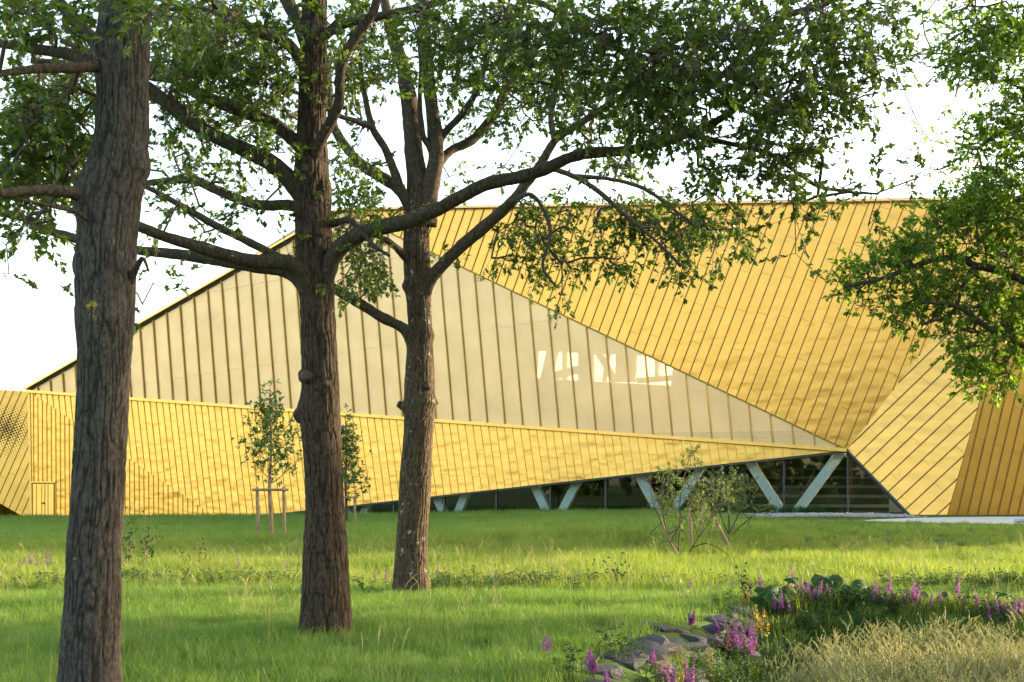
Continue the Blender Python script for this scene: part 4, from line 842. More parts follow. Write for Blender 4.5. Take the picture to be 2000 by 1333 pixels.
# ------------------------------------------------------------------ slate stones on the ditch edge
def stone_mesh(seed):
    rng = np.random.default_rng(seed); bm = bmesh.new()
    for _ in range(26):
        p = rng.normal(0, 1, 3); p /= np.linalg.norm(p); p = np.sign(p) * np.abs(p)**.6; bm.verts.new((p[0] * .5, p[1] * .36, p[2] * .17))
    bmesh.ops.convex_hull(bm, input=bm.verts); bmesh.ops.delete(bm, geom=[v for v in bm.verts if not v.link_faces], context='VERTS')
    me = bpy.data.meshes.new('stone'); bm.to_mesh(me); bm.free(); me.materials.append(M['slate']); return me
STONES = [stone_mesh(i) for i in range(9)]
bank = empty('stone_bank', (1.6, 13.2, 0)); tag(bank, 'dark slate stones set into the ditch edge', kind='structure')
def stones():
    rng = np.random.default_rng(3)
    spots = []
    for (px, py) in ((1150,1330),(1185,1310),(1225,1290),(1262,1278),(1205,1335),(1245,1322),(1290,1262),(1325,1246),(1282,1300),(1318,1280),(1350,1232),(1385,1222),(1350,1262),(1400,1204),(1432,1192),(1395,1245),(1430,1225),(1462,1210),(1470,1240),(1105,1338),(1500,1215),(1540,1225),
                     (1700,1222),(1745,1218),(1790,1216),(1830,1214),(1872,1216),(1915,1220),(1955,1224),(1995,1230),(1765,1236),(1812,1234),(1856,1236),(1900,1240),(1945,1246),(1985,1252)):
        Yg = 12.0
        for _ in range(12):
            p = P(px, py, Yg); Yg = np.clip(F * (EYE - float(gh(p[0], Yg))) / (py - CY), 8.5, 20)
        p = P(px, py, Yg); spots.append((p[0], Yg))
    spots = [(x + rng.normal(0, .16), y + rng.normal(0, .22)) for (x, y) in spots for _ in (0, 1)]
    for i, (x, y) in enumerate(spots):
        o = bpy.data.objects.new('stone', STONES[i % 9]); COL.objects.link(o); o.parent = bank; o.matrix_parent_inverse = Matrix.Translation(bank.location).inverted()
        s = rng.uniform(.32, .58) if i < 44 else rng.uniform(.35, .6)
        o.location = (x, y, float(gh(x, y)) - .015 + rng.uniform(-.03, .02)); o.scale = (s, s * rng.uniform(.8, 1.1), s * rng.uniform(.55, .85)); o.rotation_euler = (rng.normal(0, .12) + .12, rng.normal(0, .12), rng.uniform(-.5, .5) + (.6 if i < 44 else 0))
stones()

# ------------------------------------------------------------------ grass and other ground cover (instanced clumps)
def blade_strip(rng, n, h, wid, spread, lean, seg=3, droop=.3):
    """n blades in one clump -> NP"""
    g = NP()
    for i in range(n):
        a = rng.uniform(0, 6.283); r = spread * math.sqrt(rng.uniform()); b = np.array([math.cos(a) * r, math.sin(a) * r, -.02]); hh = h * rng.uniform(.55, 1.1); az = rng.uniform(0, 6.283); d = np.array([math.cos(az), math.sin(az), 0]); s = np.array([-d[1], d[0], 0]); le = lean * rng.uniform(.1, 1.2)
        w = wid * rng.uniform(.7, 1.2); vs = []
        for k in range(seg + 1):
            t = k / seg; c = b + d * (le * hh * t**1.7) + np.array([0, 0, hh * (t - droop * t**3 * .35)])
            if k < seg: vs += [c - s * w * (1 - t * .75) / 2, c + s * w * (1 - t * .75) / 2]
            else: vs += [c]
        q = [[2*k, 2*k+1, 2*k+3, 2*k+2] for k in range(seg - 1)]; t3 = [[2*seg-2, 2*seg-1, 2*seg]]
        va = np.clip(rng.normal(.5, .2), 0, 1); g.add(vs, [np.array(q), np.array(t3)] if q else [np.array(t3)], va)
    return g
def seedhead_clump(rng, n, h, spread):
    """dry grass: stalk, few leaves, feathery drooping head"""
    g = blade_strip(rng, n * 3, h * .8, .006, spread, .22, 3, .2)
    for i in range(n):
        a = rng.uniform(0, 6.283); r = spread * math.sqrt(rng.uniform()); b = np.array([math.cos(a) * r, math.sin(a) * r, 0]); hh = h * rng.uniform(.8, 1.15); az = rng.normal(.3, 1.2); d = np.array([math.cos(az), math.sin(az), 0]); le = rng.uniform(.02, .16)
        pts = np.array([b + d * le * hh * t**2 + np.array([0, 0, hh * t]) for t in (0, .4, .75)]); v, fs = tube(pts, np.array([.0022, .002, .0015]), 3, False); g.add(v, fs, .75)
        tp = pts[-1]; hd = unit(pts[-1] - pts[-2] + d * .04); L = rng.uniform(.10, .2)
        hp = np.array([tp + hd * L * t + d * .05 * t * t - np.array([0, 0, .03 * t**3]) for t in np.linspace(0, 1, 6)]); v, fs = tube(hp, np.array([.0015, .004, .0045, .004, .003, .001]) * rng.uniform(.7, 1.15), 4, False); g.add(v, fs, rng.uniform(.75, 1.0))
        m = 9; t = rng.uniform(0, 1, m); pos = hp[0] + (hp[-1] - hp[0]) * t[:, None]; lv, lf = leaves(pos, hd + rng.normal(0, .22, (m, 3)), rng.normal(0, 1, (m, 3)), rng.uniform(.012, .026, m), OVAL_V, OVAL_F); g.add(lv, [lf], rng.uniform(.7, 1.0))
    return g
def weed_clump(rng, h, n, leafsize, spread):
    g = NP()
    for i in range(n):
        a = rng.uniform(0, 6.283); r = spread * math.sqrt(rng.uniform()); b = np.array([math.cos(a) * r, math.sin(a) * r, 0]); hh = h * rng.uniform(.5, 1.1); d = rng.normal(0, .2, 3); d[2] = 1; pts = np.array([b + d * hh * t for t in (0, .5, 1)]); v, fs = tube(pts, np.array([.004, .003, .0015]), 3, False); g.add(v, fs, .6)
        m = rng.integers(8, 16); t = rng.uniform(.1, 1, m); pos = b + d * (hh * t)[:, None]; ax = rng.normal(0, 1, (m, 3)); ax[:, 2] = rng.uniform(-.2, .6, m); lv, lf = leaves(pos, ax, np.array([0, 0, 1.]) + rng.normal(0, .3, (m, 3)), leafsize * rng.uniform(.5, 1.2, m), OVAL_V, OVAL_F); g.add(lv, [lf], np.repeat(np.clip(rng.normal(.5, .22, m), 0, 1), 2))
    return g
def pebble_clump(rng, n, spread):
    g = NP()
    for i in range(n):
        c = np.array([rng.normal(0, spread), rng.normal(0, spread), 0]); s = rng.uniform(.03, .09); v = rng.normal(0, 1, (8, 3)); base = np.array([(-1,-1,-1),(1,-1,-1),(1,1,-1),(-1,1,-1),(-1,-1,1),(1,-1,1),(1,1,1),(-1,1,1)], float) * .5
        g.add(c + (base + .12 * v) * s * np.array([1, .8, .6]), [np.array([(0,3,2,1),(4,5,6,7),(0,1,5,4),(1,2,6,5),(2,3,7,6),(3,0,4,7)])], .5)
    return g
def scatter(name, pts, scl, clumps, mat, label, tilt=.06, seed=0):
    """one stuff object: the clump meshes instanced on points by geometry nodes"""
    rng = np.random.default_rng(seed); coll = bpy.data.collections.new(name + '_clumps')
    for c in clumps:
        me = c.mesh(name + '_clump', False); me.materials.append(mat); ob = bpy.data.objects.new(name + '_clump', me); coll.objects.link(ob)
    n = len(pts); me = bpy.data.meshes.new(name); me.vertices.add(n); me.vertices.foreach_set('co', np.asarray(pts, np.float32).ravel())
    rot = np.stack([rng.normal(0, tilt, n), rng.normal(0, tilt, n), rng.uniform(0, 6.283, n)], -1)
    a = me.attributes.new('rot', 'FLOAT_VECTOR', 'POINT'); a.data.foreach_set('vector', rot.astype(np.float32).ravel())
    a = me.attributes.new('scl', 'FLOAT', 'POINT'); a.data.foreach_set('value', np.asarray(scl, np.float32))
    a = me.attributes.new('idx', 'INT', 'POINT'); a.data.foreach_set('value', rng.integers(0, len(clumps), n).astype(np.int32))
    me.materials.append(mat); o = bpy.data.objects.new(name, me); COL.objects.link(o); tag(o, label, name.split('_')[-1], kind='stuff')
    g = bpy.data.node_groups.new(name + '_nodes', 'GeometryNodeTree'); g.interface.new_socket('Geometry', in_out='INPUT', socket_type='NodeSocketGeometry'); g.interface.new_socket('Geometry', in_out='OUTPUT', socket_type='NodeSocketGeometry')
    N = g.nodes; L = g.links; gi = N.new('NodeGroupInput'); go = N.new('NodeGroupOutput'); ci = N.new('GeometryNodeCollectionInfo'); ci.inputs['Collection'].default_value = coll; ci.inputs['Separate Children'].default_value = True; ci.inputs['Reset Children'].default_value = True
    ip = N.new('GeometryNodeInstanceOnPoints'); ip.inputs['Pick Instance'].default_value = True
    def na(nm, ty): q = N.new('GeometryNodeInputNamedAttribute'); q.data_type = ty; q.inputs['Name'].default_value = nm; return [s for s in q.outputs if s.enabled and s.name == 'Attribute'][0]
    er = N.new('FunctionNodeEulerToRotation'); L.new(na('rot', 'FLOAT_VECTOR'), er.inputs[0])
    L.new(gi.outputs[0], ip.inputs['Points']); L.new(ci.outputs[0], ip.inputs['Instance']); L.new(er.outputs[0], ip.inputs['Rotation']); L.new(na('scl', 'FLOAT'), ip.inputs['Scale']); L.new(na('idx', 'INT'), ip.inputs['Instance Index']); L.new(ip.outputs[0], go.inputs[0])
    md = o.modifiers.new('scatter', 'NODES'); md.node_group = g
    return o
def frustum_pts(y0, y1, dens, rng, margin=1.5):
    n = int((y1 - y0) * ((y0 + y1) / 2 * 2000 / F + 2 * margin) * dens); y = np.sqrt(rng.uniform(y0**2, y1**2, n)); x = (rng.uniform(-1, 1, n)) * (y * 1000 / F + margin); return x, y
rs = np.random.default_rng(77)
x, y = frustum_pts(8.8, 18.4, 34, rs); s = ditch_s(x, y); k = s < -.18 + .15 * rs.normal(size=len(x)); x, y = x[k], y[k]
LAWN = [blade_strip(np.random.default_rng(i), 90, .19, .007, .18, .8, 3) for i in range(5)]
scatter('lawn_grass', np.stack([x, y, gh(x, y)], -1), rs.uniform(.75, 1.25, len(x)) * (1 + .25 * vnoise(x*.7, y*.7, 0, 8)), LAWN, M['grass'], 'short green lawn grass under the oaks', seed=1)
x, y = frustum_pts(17.6, 30.5, 24, rs); k = ~((y < 19.0) & (rs.uniform(size=len(x)) < .4)); x, y = x[k], y[k]
MEAD = [blade_strip(np.random.default_rng(10 + i), 60, .30, .010, .2, .55, 3) for i in range(5)]
scatter('meadow_grass', np.stack([x, y, gh(x, y)], -1), rs.uniform(.7, 1.2, len(x)) * (1 + .3 * vnoise(x*.5, y*.5, 0, 9)) * (1 - .55 * sstep(25, 29, y) * sstep(5, 8, x)), MEAD, M['meadow'], 'taller yellow-green meadow grass in the sun', seed=2)
x, y = frustum_pts(28.5, 47, 15, rs); glz = g0[1] + (x - g0[0]) * gd[1] / gd[0]
edge = np.where(x > Pp[0], np.minimum(36.5, glz - 1.2), glz - .9); edge = np.where(x > 8.5, np.minimum(edge, np.interp(x, [8.5, 10, 12.3, 15, 24], [37.5, 36, 33.2, 31.8, 30.4])), edge); edge = np.where(x < U[0] + 1, 99, edge); k = y < edge; x, y = x[k], y[k]
FAR = [blade_strip(np.random.default_rng(20 + i), 50, .34, .015, .26, .5, 3) for i in range(4)]
scatter('bank_grass', np.stack([x, y, gh(x, y)], -1), rs.uniform(.7, 1.2, len(x)) * (1 - .6 * sstep(5, 8, x)), FAR, M['grass'], 'darker grass on the shaded bank below the hall', seed=3)
x, y = frustum_pts(46, 62, 9, rs); k = (x < 3) & (y < g0[1] + (x - g0[0]) * gd[1] / gd[0] - .7); k &= ~((x < U[0]) & (y > np.interp(x, [Wc[0], U[0]], [Wc[1], U[1]]) - .3)); x, y = x[k], y[k]
scatter('far_grass', np.stack([x, y, gh(x, y)], -1), rs.uniform(.8, 1.3, len(x)), FAR, M['grass'], 'grass along the foot of the gold wall', seed=4)
x, y = frustum_pts(9, 27, 2.6, rs); k = (ditch_s(x, y) < -.1) & (rs.uniform(size=len(x)) < .25 + .75 * (vnoise(x*.45, y*.45, 0, 21) > .05)); x, y = x[k], y[k]
def stalk_clump(rng):
    g = blade_strip(rng, 7, .40, .0045, .14, .35, 3)
    g.merge(seedhead_clump(rng, 2, .42, .12)); return g
scatter('seeding_grass', np.stack([x, y, gh(x, y)], -1), rs.uniform(.7, 1.1, len(x)), [stalk_clump(np.random.default_rng(90 + i)) for i in range(5)], M['dry'], 'pale seeding stalks standing in the lawn', seed=9)
# weeds: a taller strip across the meadow, the ditch, the foot of the glass
x = rs.uniform(-9, 9, 900); y = 18.25 + rs.normal(0, .3, 900) + .25 * np.sin(x); WEED = [weed_clump(np.random.default_rng(40 + i), .27, 9, .065, .16) for i in range(5)]
k = rs.uniform(size=900) < .12 + .45 * (vnoise(x * .6, y * .6, 0, 12) > -.1); x, y = x[k], y[k]
xb = rs.uniform(-6, 11.5, 420); yb = g0[1] + (xb - g0[0]) * gd[1] / gd[0] - rs.uniform(.4, 1.5, 420)
x2, y2 = rs.uniform(.2, 7.2, 4200), rs.uniform(9, 16.6, 4200); s2 = ditch_s(x2, y2); k = (s2 > -.12) & ((rs.uniform(size=4200) < np.where(s2 < .9, np.where(x2 < 3.3, .06, .28), .42))) & ((x2 < 3.6 + .4 * (y2 - 12)) | (rs.uniform(size=4200) < .6)); x2, y2 = x2[k], y2[k]
xx = np.concatenate([x, xb, x2]); yy = np.concatenate([y, yb, y2])
scatter('leafy_weeds', np.stack([xx, yy, gh(xx, yy)], -1), rs.uniform(.6, 1.2, len(xx)), WEED, M['weed'], 'leafy green weeds along the strip, ditch and wall foot', seed=5)
x2, y2 = rs.uniform(1.2, 8.5, 5200), rs.uniform(8.6, 15.6, 5200); s2 = ditch_s(x2, y2); k = (s2 > 1.3 + .25 * rs.normal(size=5200)) & (x2 > np.interp(y2, [8, 10, 12, 15], [1.9, 2.3, 3.0, 4.3]) + rs.normal(0, .35, 5200)) & (rs.uniform(size=5200) < .6); x2, y2 = x2[k], y2[k]
xd, yd = rs.uniform(.2, 9, 3600), rs.uniform(8.8, 16.6, 3600); sd = ditch_s(xd, yd); kd = (sd > -.1) & (sd < 2.6) & (rs.uniform(size=3600) < np.where((xd < 3.3) & (sd < .95), .05, .8)); xd, yd = xd[kd], yd[kd]
scatter('ditch_grass', np.stack([xd, yd, gh(xd, yd)], -1), rs.uniform(.5, 1.0, len(xd)), MEAD, M['meadow'], 'rough green grass on the ditch slope', seed=8)
DRY = [seedhead_clump(np.random.default_rng(60 + i), 10, .62, .17) for i in range(6)]
scatter('dry_grass', np.stack([x2, y2, gh(x2, y2)], -1), rs.uniform(.55, 1.15, len(x2)), DRY, M['dry'], 'tall straw-coloured grass with seed heads in the ditch', seed=6)
xg = rs.uniform(3.5, 13.5, 500); yg = g0[1] + (xg - g0[0]) * gd[1] / gd[0] - rs.uniform(1.0, 5.0, 500); k = yg > np.interp(xg, [3, 8, 12, 14], [47, 37, 37, 38]); xg, yg = xg[k], yg[k]
scatter('pale_gravel', np.stack([xg, yg, gh(xg, yg) + .01], -1), rs.uniform(.8, 1.3, len(xg)), [pebble_clump(np.random.default_rng(80 + i), 22, .22) for i in range(3)], M['gravel'], 'strip of pale gravel at the foot of the glass', tilt=.02, seed=7)

# ------------------------------------------------------------------ flowers
def ground_at(px, py_top, Y):
    p = P(px, py_top, Y); return p, float(gh(p[0], Y))
def spike(rng, base, top, r, petals, full=.55):
    """flower spike: stem with leaves below, whorls of petals on the upper part -> (stem NP, petal NP)"""
    st = NP(); pe = NP(); d = top - base; L = np.linalg.norm(d); bend = rng.normal(0, .02, 3) * np.array([1, 1, 0])
    pts = np.array([base + d * t + bend * math.sin(t * 3.1) for t in np.linspace(0, 1, 7)]); v, fs = tube(pts, np.linspace(.006, .002, 7), 4, False); st.add(v, fs)
    fl = min(full * L, r * 16); t0 = 1 - fl / L; m = max(1, int(L * 16)); t = rng.uniform(.12, t0, m); pos = base + d * t[:, None]; ax = rng.normal(0, 1, (m, 3)); ax[:, 2] = rng.uniform(.1, .8, m)
    lv, lf = leaves(pos, ax, np.tile([0, 0, 1.], (m, 1)), rng.uniform(.05, .10, m), OVAL_V, OVAL_F); st.add(lv, [lf])
    m = petals; t = rng.uniform(t0, 1.0, m); prof = np.clip((1.03 - t) / (1 - t0), .12, 1)**.6; an = rng.uniform(0, 6.283, m); rad = np.stack([np.cos(an), np.sin(an), rng.uniform(-.1, .5, m)], -1)
    pos = base + d * t[:, None] + bend * np.sin(t * 3.1)[:, None] + rad * (r * .25 * prof)[:, None]; lv, lf = leaves(pos, rad, np.tile([0, 0, 1.], (m, 1)) + rng.normal(0, .6, (m, 3)), r * 1.25 * prof * rng.uniform(.7, 1.2, m), OVAL_V * [1, 1.8, 1], OVAL_F)
    pe.add(lv, [lf], np.repeat(np.clip(rng.normal(.5, .25, m), 0, 1), 2)); return st, pe
def flower_clump(name, label, cat, group, px, Y, spikes, mat, r, seed, base_spread=.12, petals=90, spread_y=.15):
    """spikes: list of (px, py of tip)"""
    rng = np.random.default_rng(seed); c = P(px, 1100, Y); zg = float(gh(c[0], Y)); o = empty(name, (float(c[0]), Y, zg)); tag(o, label, cat, group)
    st = NP()
    for (sx, sy) in spikes:
        Ys = Y + rng.uniform(-1, 1) * spread_y; tip = P(sx, sy, Ys); bx = tip[0] * .75 + c[0] * .25 + rng.normal(0, base_spread * .3); b = np.array([bx, Ys, float(gh(bx, Ys)) - .03])
        if tip[2] - b[2] < .25: tip[2] = b[2] + .25
        s_, p_ = spike(rng, b, tip, r * .8 * rng.uniform(.85, 1.15), petals, .58)
        st.merge(s_)
        p_.build('flower_spike', mat, o, False)
    st.build('stems', M['weed_s'], o, False)
M['weed_s'] = leafy('flower_stem_leaf', (0.04, 0.08, 0.02), (0.11, 0.15, 0.05), (1.3, 1.4, .6), .5, .3)
def rnd(n, x0, x1, y0, y1, seed):
    r = random.Random(seed); return [(r.uniform(x0, x1), r.uniform(y0, y1)) for _ in range(n)]
LG, YG = 'purple loosestrife', 'yellow loosestrife'
LO = [('tall purple flower clump just left of the largest dark leaves', 1590, 15.9, [(1545,1098),(1553,1133),(1566,1131),(1576,1133),(1580,1136),(1594,1146),(1606,1133),(1614,1140),(1598,1165),(1622,1168),(1570,1168),(1586,1170)], .034),
      ('pair of purple spikes in front of the largest dark leaves', 1653, 16.1, [(1651,1133),(1658,1148)], .03),
      ('purple flower clump right of the large dark leaves', 1722, 15.8, [(1712,1132),(1728,1142),(1737,1116),(1742,1144),(1716,1158),(1706,1165),(1724,1160),(1712,1146),(1732,1160),(1742,1168),(1700,1150)], .032),
      ('dense purple flower group midway along the ditch rim', 1786, 15.6, [(1776,1150),(1781,1146),(1787,1128),(1791,1150),(1799,1138),(1764,1168),(1784,1138),(1794,1164),(1772,1160),(1803,1160)], .032),
      ('single tall purple spike standing above the bright meadow', 1873, 15.5, [(1875,1110)], .036),
      ('two short purple spikes near the small stalked leaf', 1895, 15.3, [(1887,1160),(1903,1150)], .032),
      ('purple flower clump at the right edge of the picture', 1984, 15.0, [(1971,1188),(1980,1178),(1987,1162),(1995,1166),(1980,1216),(1998,1190)], .034),
      ('big purple clump among the slate stones at the ditch corner', 1440, 13.6, [(1407,1200),(1397,1222),(1404,1228),(1420,1240),(1432,1213),(1437,1206),(1443,1208),(1450,1216),(1459,1208),(1466,1200),(1473,1210),(1466,1224),(1480,1236),(1445,1232),(1462,1253)], .036),
      ('small purple pair rising from the middle stones', 1352, 13.3, [(1356,1213),(1347,1226)], .034),
      ('low purple clump beside yellow heads near the bottom edge', 1308, 11.0, [(1296,1279),(1304,1286),(1290,1298),(1315,1296),(1322,1306),(1337,1280),(1356,1288),(1344,1306)], .034),
      ('slender purple spike left of the low clump at the bottom', 1277, 11.3, [(1278,1265),(1276,1302)], .028),
      ('thick purple spike close to the bottom edge beside the stones', 1154, 10.4, [(1153,1277),(1160,1297)], .042),
      ('stubby purple spike at the bottom edge right of the thick one', 1178, 10.1, [(1178,1312)], .042),
      ('lone purple spike growing from lawn left of the stones', 1073, 11.2, [(1073,1266),(1070,1282)], .032),
      ('purple spikes left of the ditch corner at the lawn edge', 1345, 17.3, [(1347,1148),(1352,1156),(1386,1141),(1405,1156),(1437,1157)], .028),
      ('purple and yellow-backed spikes beside the willow foot', 1308, 18.2, [(1297,1142),(1320,1127),(1302,1146)], .028),
      ('thin purple spikes with dark tips before the bright meadow', 1482, 16.4, [(1479,1110),(1485,1118),(1470,1135)], .028),
      ('tiny purple spike alone in the middle of the meadow strip', 1126, 18.6, [(1126,1143)], .022),
      ('two purple spikes right of the lichen-spotted oak', 866, 18.9, [(856,1100),(878,1133)], .028),
      ('two purple spikes between the brown and the lichen-spotted oak', 743, 18.8, [(756,1108),(730,1128)], .028),
      ('row of thin purple spikes left of the brown oak foot', 560, 19.6, [(563,1092),(540,1115),(546,1112),(552,1104),(592,1102)], .026),
      ('single purple spike in the meadow below the staked tree', 464, 20.5, [(464,1083)], .026),
      ('purple flower patch at the left edge, left of the grey oak', 68, 22.0, [(62,1074),(46,1082),(68,1084),(70,1088),(38,1088),(93,1070),(99,1066)], .03)]
LO += [('loose purple spikes above the seed heads, between the single tall spike and the dense group', 1838, 15.5, [(1826,1156),(1840,1148),(1850,1162),(1833,1170)], .03),
       ('purple spikes just right of the small stalked leaf', 1936, 15.1, [(1926,1170),(1942,1160),(1950,1176),(1962,1168)], .03),
       ('purple spikes between the sunlit lobed leaves and the ditch corner', 1524, 15.3, [(1512,1160),(1526,1150),(1536,1166),(1518,1178)], .03)]
for i, (lab, px, Y, sp, r) in enumerate(LO): flower_clump('purple_loosestrife', lab, 'flower', LG, px, Y, sp, M['purple'], r, 500 + i, petals=150)
YE = [('big yellow flower heads at the ditch corner', 1486, 14.6, [(1475,1180),(1480,1190),(1492,1186),(1496,1196)], .05), ('pair of yellow spikes at the lawn end above the stones', 1457, 15.6, [(1450,1162),(1463,1160)], .04), ('yellow flowers inside the big purple clump', 1422, 13.5, [(1421,1236),(1427,1243)], .04), ('small flat yellow head low among the weeds', 1388, 12.6, [(1382,1272),(1395,1274)], .035),
      ('yellow heads amid the low purple clump near the bottom', 1324, 11.0, [(1323,1288),(1335,1286)], .04), ('yellow heads at the very bottom edge', 1362, 10.6, [(1363,1315),(1392,1312)], .04), ('single yellow spike left of the large dark leaf', 1635, 15.6, [(1635,1163),(1541,1132)], .036), ('tall yellow spike alone in the sunlit meadow', 1095, 20.5, [(1095,1098)], .034),
      ('cluster of yellow spikes right of the lichen-spotted oak', 978, 18.7, [(978,1124),(985,1128),(972,1142),(992,1124),(982,1143)], .034), ('yellow spike beside the purple pair near the lichen-spotted oak', 868, 19.0, [(867,1113)], .03), ('yellow spike between brown and lichen-spotted oak', 747, 18.9, [(747,1117)], .03), ('yellow spikes right of the dark thistles', 392, 22.0, [(377,1082),(397,1082),(406,1083),(352,1086)], .036), ('yellow spikes at the foot of the dark thistles', 243, 22.0, [(237,1086),(249,1088)], .034), ('yellow spike by the purple spikes beside the willow foot', 1312, 18.0, [(1312,1140)], .034)]
for i, (lab, px, Y, sp, r) in enumerate(YE): flower_clump('yellow_loosestrife', lab, 'flower', YG, px, Y, sp, M['yellow'], r * .8, 600 + i, petals=45)
def thistle(label, px, Y, stems, seed):
    rng = np.random.default_rng(seed); c = P(px, 1100, Y); o = empty('thistle', (float(c[0]), Y, float(gh(c[0], Y)))); tag(o, label, 'weed', 'tall dark weeds')
    g = NP(); hd = NP()
    for (sx, sy) in stems:
        tip = P(sx, sy, Y + rng.uniform(-.15, .15)); b = np.array([c[0] + (tip[0] - c[0]) * .4, tip[1], float(gh(c[0], Y)) - .03]); pts = np.array([b + (tip - b) * t + np.array([.03 * math.sin(t * 5 + sx), 0, 0]) for t in np.linspace(0, 1, 9)]); v, fs = tube(pts, np.linspace(.009, .003, 9), 4, False); g.add(v, fs)
        for p in pts[3:]:
            e = p + np.array([rng.normal(0, .09), rng.normal(0, .06), rng.uniform(.05, .14)]); v, fs = tube(np.array([p, (p + e) / 2 + [0, 0, -.01], e]), np.array([.003, .003, .002]), 3, False); g.add(v, fs)
            m = 7; lv, lf = leaves(np.tile(e, (m, 1)), rng.normal(0, 1, (m, 3)), rng.normal(0, 1, (m, 3)), rng.uniform(.02, .035, m), OVAL_V * [1, 2, 1], OVAL_F); hd.add(lv, [lf])
        m = 14; t = rng.uniform(.05, .8, m); pos = b + (tip - b) * t[:, None]; ax = rng.normal(0, 1, (m, 3)); lv, lf = leaves(pos, ax, np.tile([0, 0, 1.], (m, 1)), rng.uniform(.06, .13, m), LEAF_V, LEAF_F); hd.add(lv, [lf])
    g.build('stems', M['dead'], o, False); hd.build('leaves', M['bigleaf'], o, False)
thistle('tall dark thistle touching the right side of the grey oak trunk', 245, 22.5, [(238,1035),(246,1000),(252,1002),(258,1022)], 1)
thistle('branching dark thistle a little right of the grey oak', 289, 22.6, [(276,1022),(284,1010),(292,1016),(300,1030)], 2)
thistle('thin dark weed in the meadow right of the thistles', 398, 22.8, [(390,1064),(402,1058),(345,1078)], 3)
thistle('dark upright weed in the middle of the sunlit meadow', 1203, 18.4, [(1208,1098),(1200,1108),(1222,1110)], 4)
thistle('thin pale-headed weed left of the dark upright one', 1168, 18.4, [(1164,1107)], 5)
thistle('green weed with a bud above the ditch corner', 1452, 15.8, [(1452,1118),(1462,1126)], 6)
def bigleaf_plant(label, px, Y, lvs, seed):
    """lvs: (px, py, radius m, facing tilt)"""
    rng = np.random.default_rng(seed); c = P(px, 1180, Y); zg = float(gh(c[0], Y)); o = empty('big_leaf_plant', (float(c[0]), Y, zg)); tag(o, label, 'plant', 'large-leaved plants on the ditch rim')
    for (lx, ly, R0, tl) in lvs:
        ctr = P(lx, ly, Y + rng.uniform(-.15, .15)); b = np.array([c[0] + rng.normal(0, .05), Y, zg - .03]); pts = catmull([b, (b + ctr) / 2 + np.array([0, .03, .05]), ctr], 9); v, fs = tube(pts, np.linspace(.012, .007, 9), 6); link('leaf_stalk', mesh_np('leaf_stalk', v, fs, True), M['cutwood'] if rng.uniform() < .5 else M['stem'], o)
        k = 44; th = np.linspace(-2.75, 2.75, k); lob = np.abs(np.cos(th * 3.5 / 2.75 * 1.35)); rr = R0 * (.55 + .45 * lob) * (1 - .12 * np.abs(th) / 2.75) * (1 + .05 * rng.normal(0, 1, k))
        up = unit(np.array([rng.normal(0, .25), -tl, 1.0])); ax = unit(np.cross(up, [0, 0, 1.0]) + np.array([rng.normal(), rng.normal() * .3, 0]) * .8); ax = unit(ax - up * np.dot(ax, up)); sd = np.cross(up, ax)
        ring = lambda f, w: np.array([ctr + (ax * math.cos(t) + sd * math.sin(t)) * r * f + up * (w * R0 * (abs(math.cos(t * 1.72)) - .5) - .28 * R0 * f * f) for t, r in zip(th, rr)])
        r1, r2 = ring(.5, .10), ring(1.0, .16); v = np.vstack([[ctr], r1, r2]); i = np.arange(k - 1)
        link('leaf', mesh_np('leaf', v, [np.stack([np.zeros(k-1, int), 1+i, 2+i], -1), np.stack([1+i, 1+k+i, 2+k+i, 2+i], -1)], True, np.clip(rng.normal(.5, .2, 2*(k-1)), 0, 1)), M['bigleaf'], o)
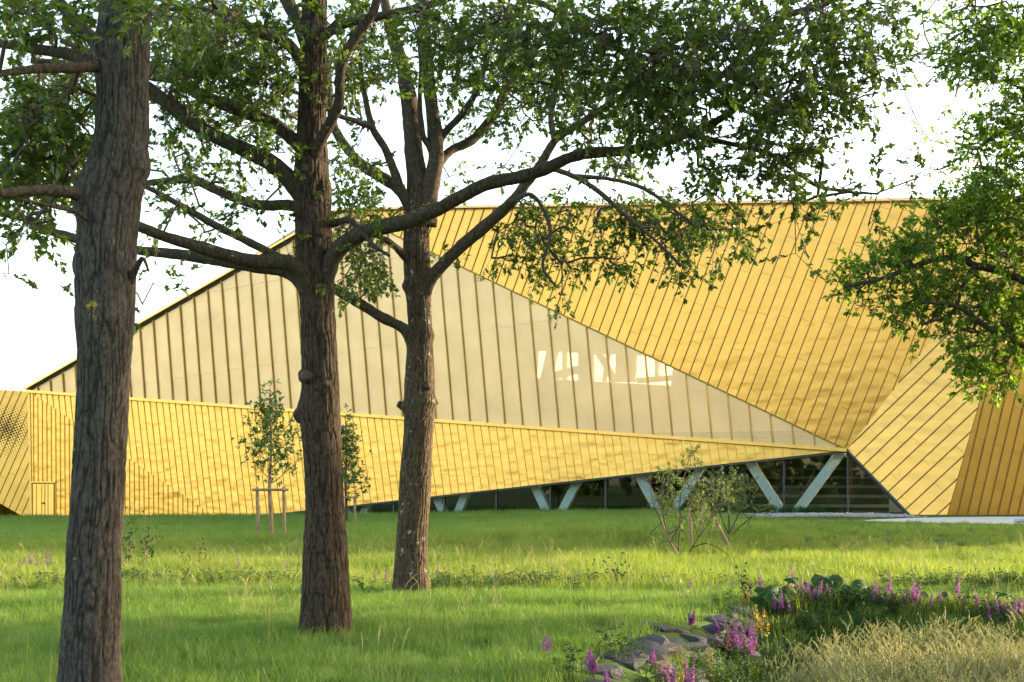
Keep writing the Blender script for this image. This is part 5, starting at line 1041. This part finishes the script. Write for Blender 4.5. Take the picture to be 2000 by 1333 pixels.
bigleaf_plant('large dark lobed leaves rising behind the tall purple clump', 1625, 16.4, [(1618,1138,.25,1.0),(1592,1148,.18,.7),(1635,1154,.22,1.1),(1602,1128,.15,.3)], 1)
bigleaf_plant('dark lobed leaves in front of the bright meadow, right of the largest', 1683, 16.0, [(1682,1152,.25,1.0),(1700,1158,.20,.8),(1666,1162,.18,1.1)], 2)
bigleaf_plant('sunlit green lobed leaves at the left end of the ditch rim', 1510, 15.6, [(1506,1154,.20,.7),(1530,1160,.2,.9),(1492,1168,.17,.8),(1548,1130,.12,.3),(1520,1176,.18,1.0)], 3)
bigleaf_plant('single small lobed leaf on a tall reddish stalk', 1940, 15.2, [(1954,1158,.09,.3),(1930,1186,.11,.5),(1952,1192,.10,.9)], 4)
bigleaf_plant('dark lobed leaves right of the dense purple group', 1822, 15.7, [(1818,1170,.18,.9),(1836,1176,.16,.8),(1850,1168,.14,1.0)], 6)
bigleaf_plant('upright broad leaves among the stones at the ditch corner', 1398, 15.0, [(1394,1182,.13,1.4),(1408,1196,.12,1.2)], 5)

# ------------------------------------------------------------------ wood behind the viewer (mirrored in the glass and the sheets)
def treeline():
    rng = np.random.default_rng(9); pos = []; 
    for i in range(46):
        a = rng.uniform(-70, 70); y = -34 - rng.uniform(0, 14) ; h = rng.uniform(8, 12.5); r = rng.uniform(3, 5); m = 260
        p = rng.normal(0, 1, (m, 3)); p /= np.linalg.norm(p, axis=1)[:, None]; p *= rng.uniform(.6, 1, m)[:, None]; pos.append(np.stack([a + p[:, 0] * r, y + p[:, 1] * r, h * .5 + p[:, 2] * h * .52], -1))
    pos = np.vstack(pos); m = len(pos); lv, lf = leaves(pos, rng.normal(0, 1, (m, 3)), rng.normal(0, 1, (m, 3)), rng.uniform(1.0, 1.9, m), LEAF_V * [1, 1.6, 1], LEAF_F)
    tag(link('wood', mesh_np('wood', lv, lf, False, np.repeat(rng.uniform(0, 1, m), 2)), M['oakleaf']), 'edge of a wood on the far side of the lawn, behind the viewer', 'wood', kind='stuff')
treeline()
if False: print('TRIS', sum(sum(len(p.vertices) - 2 for p in m.polygons) for m in bpy.data.meshes))
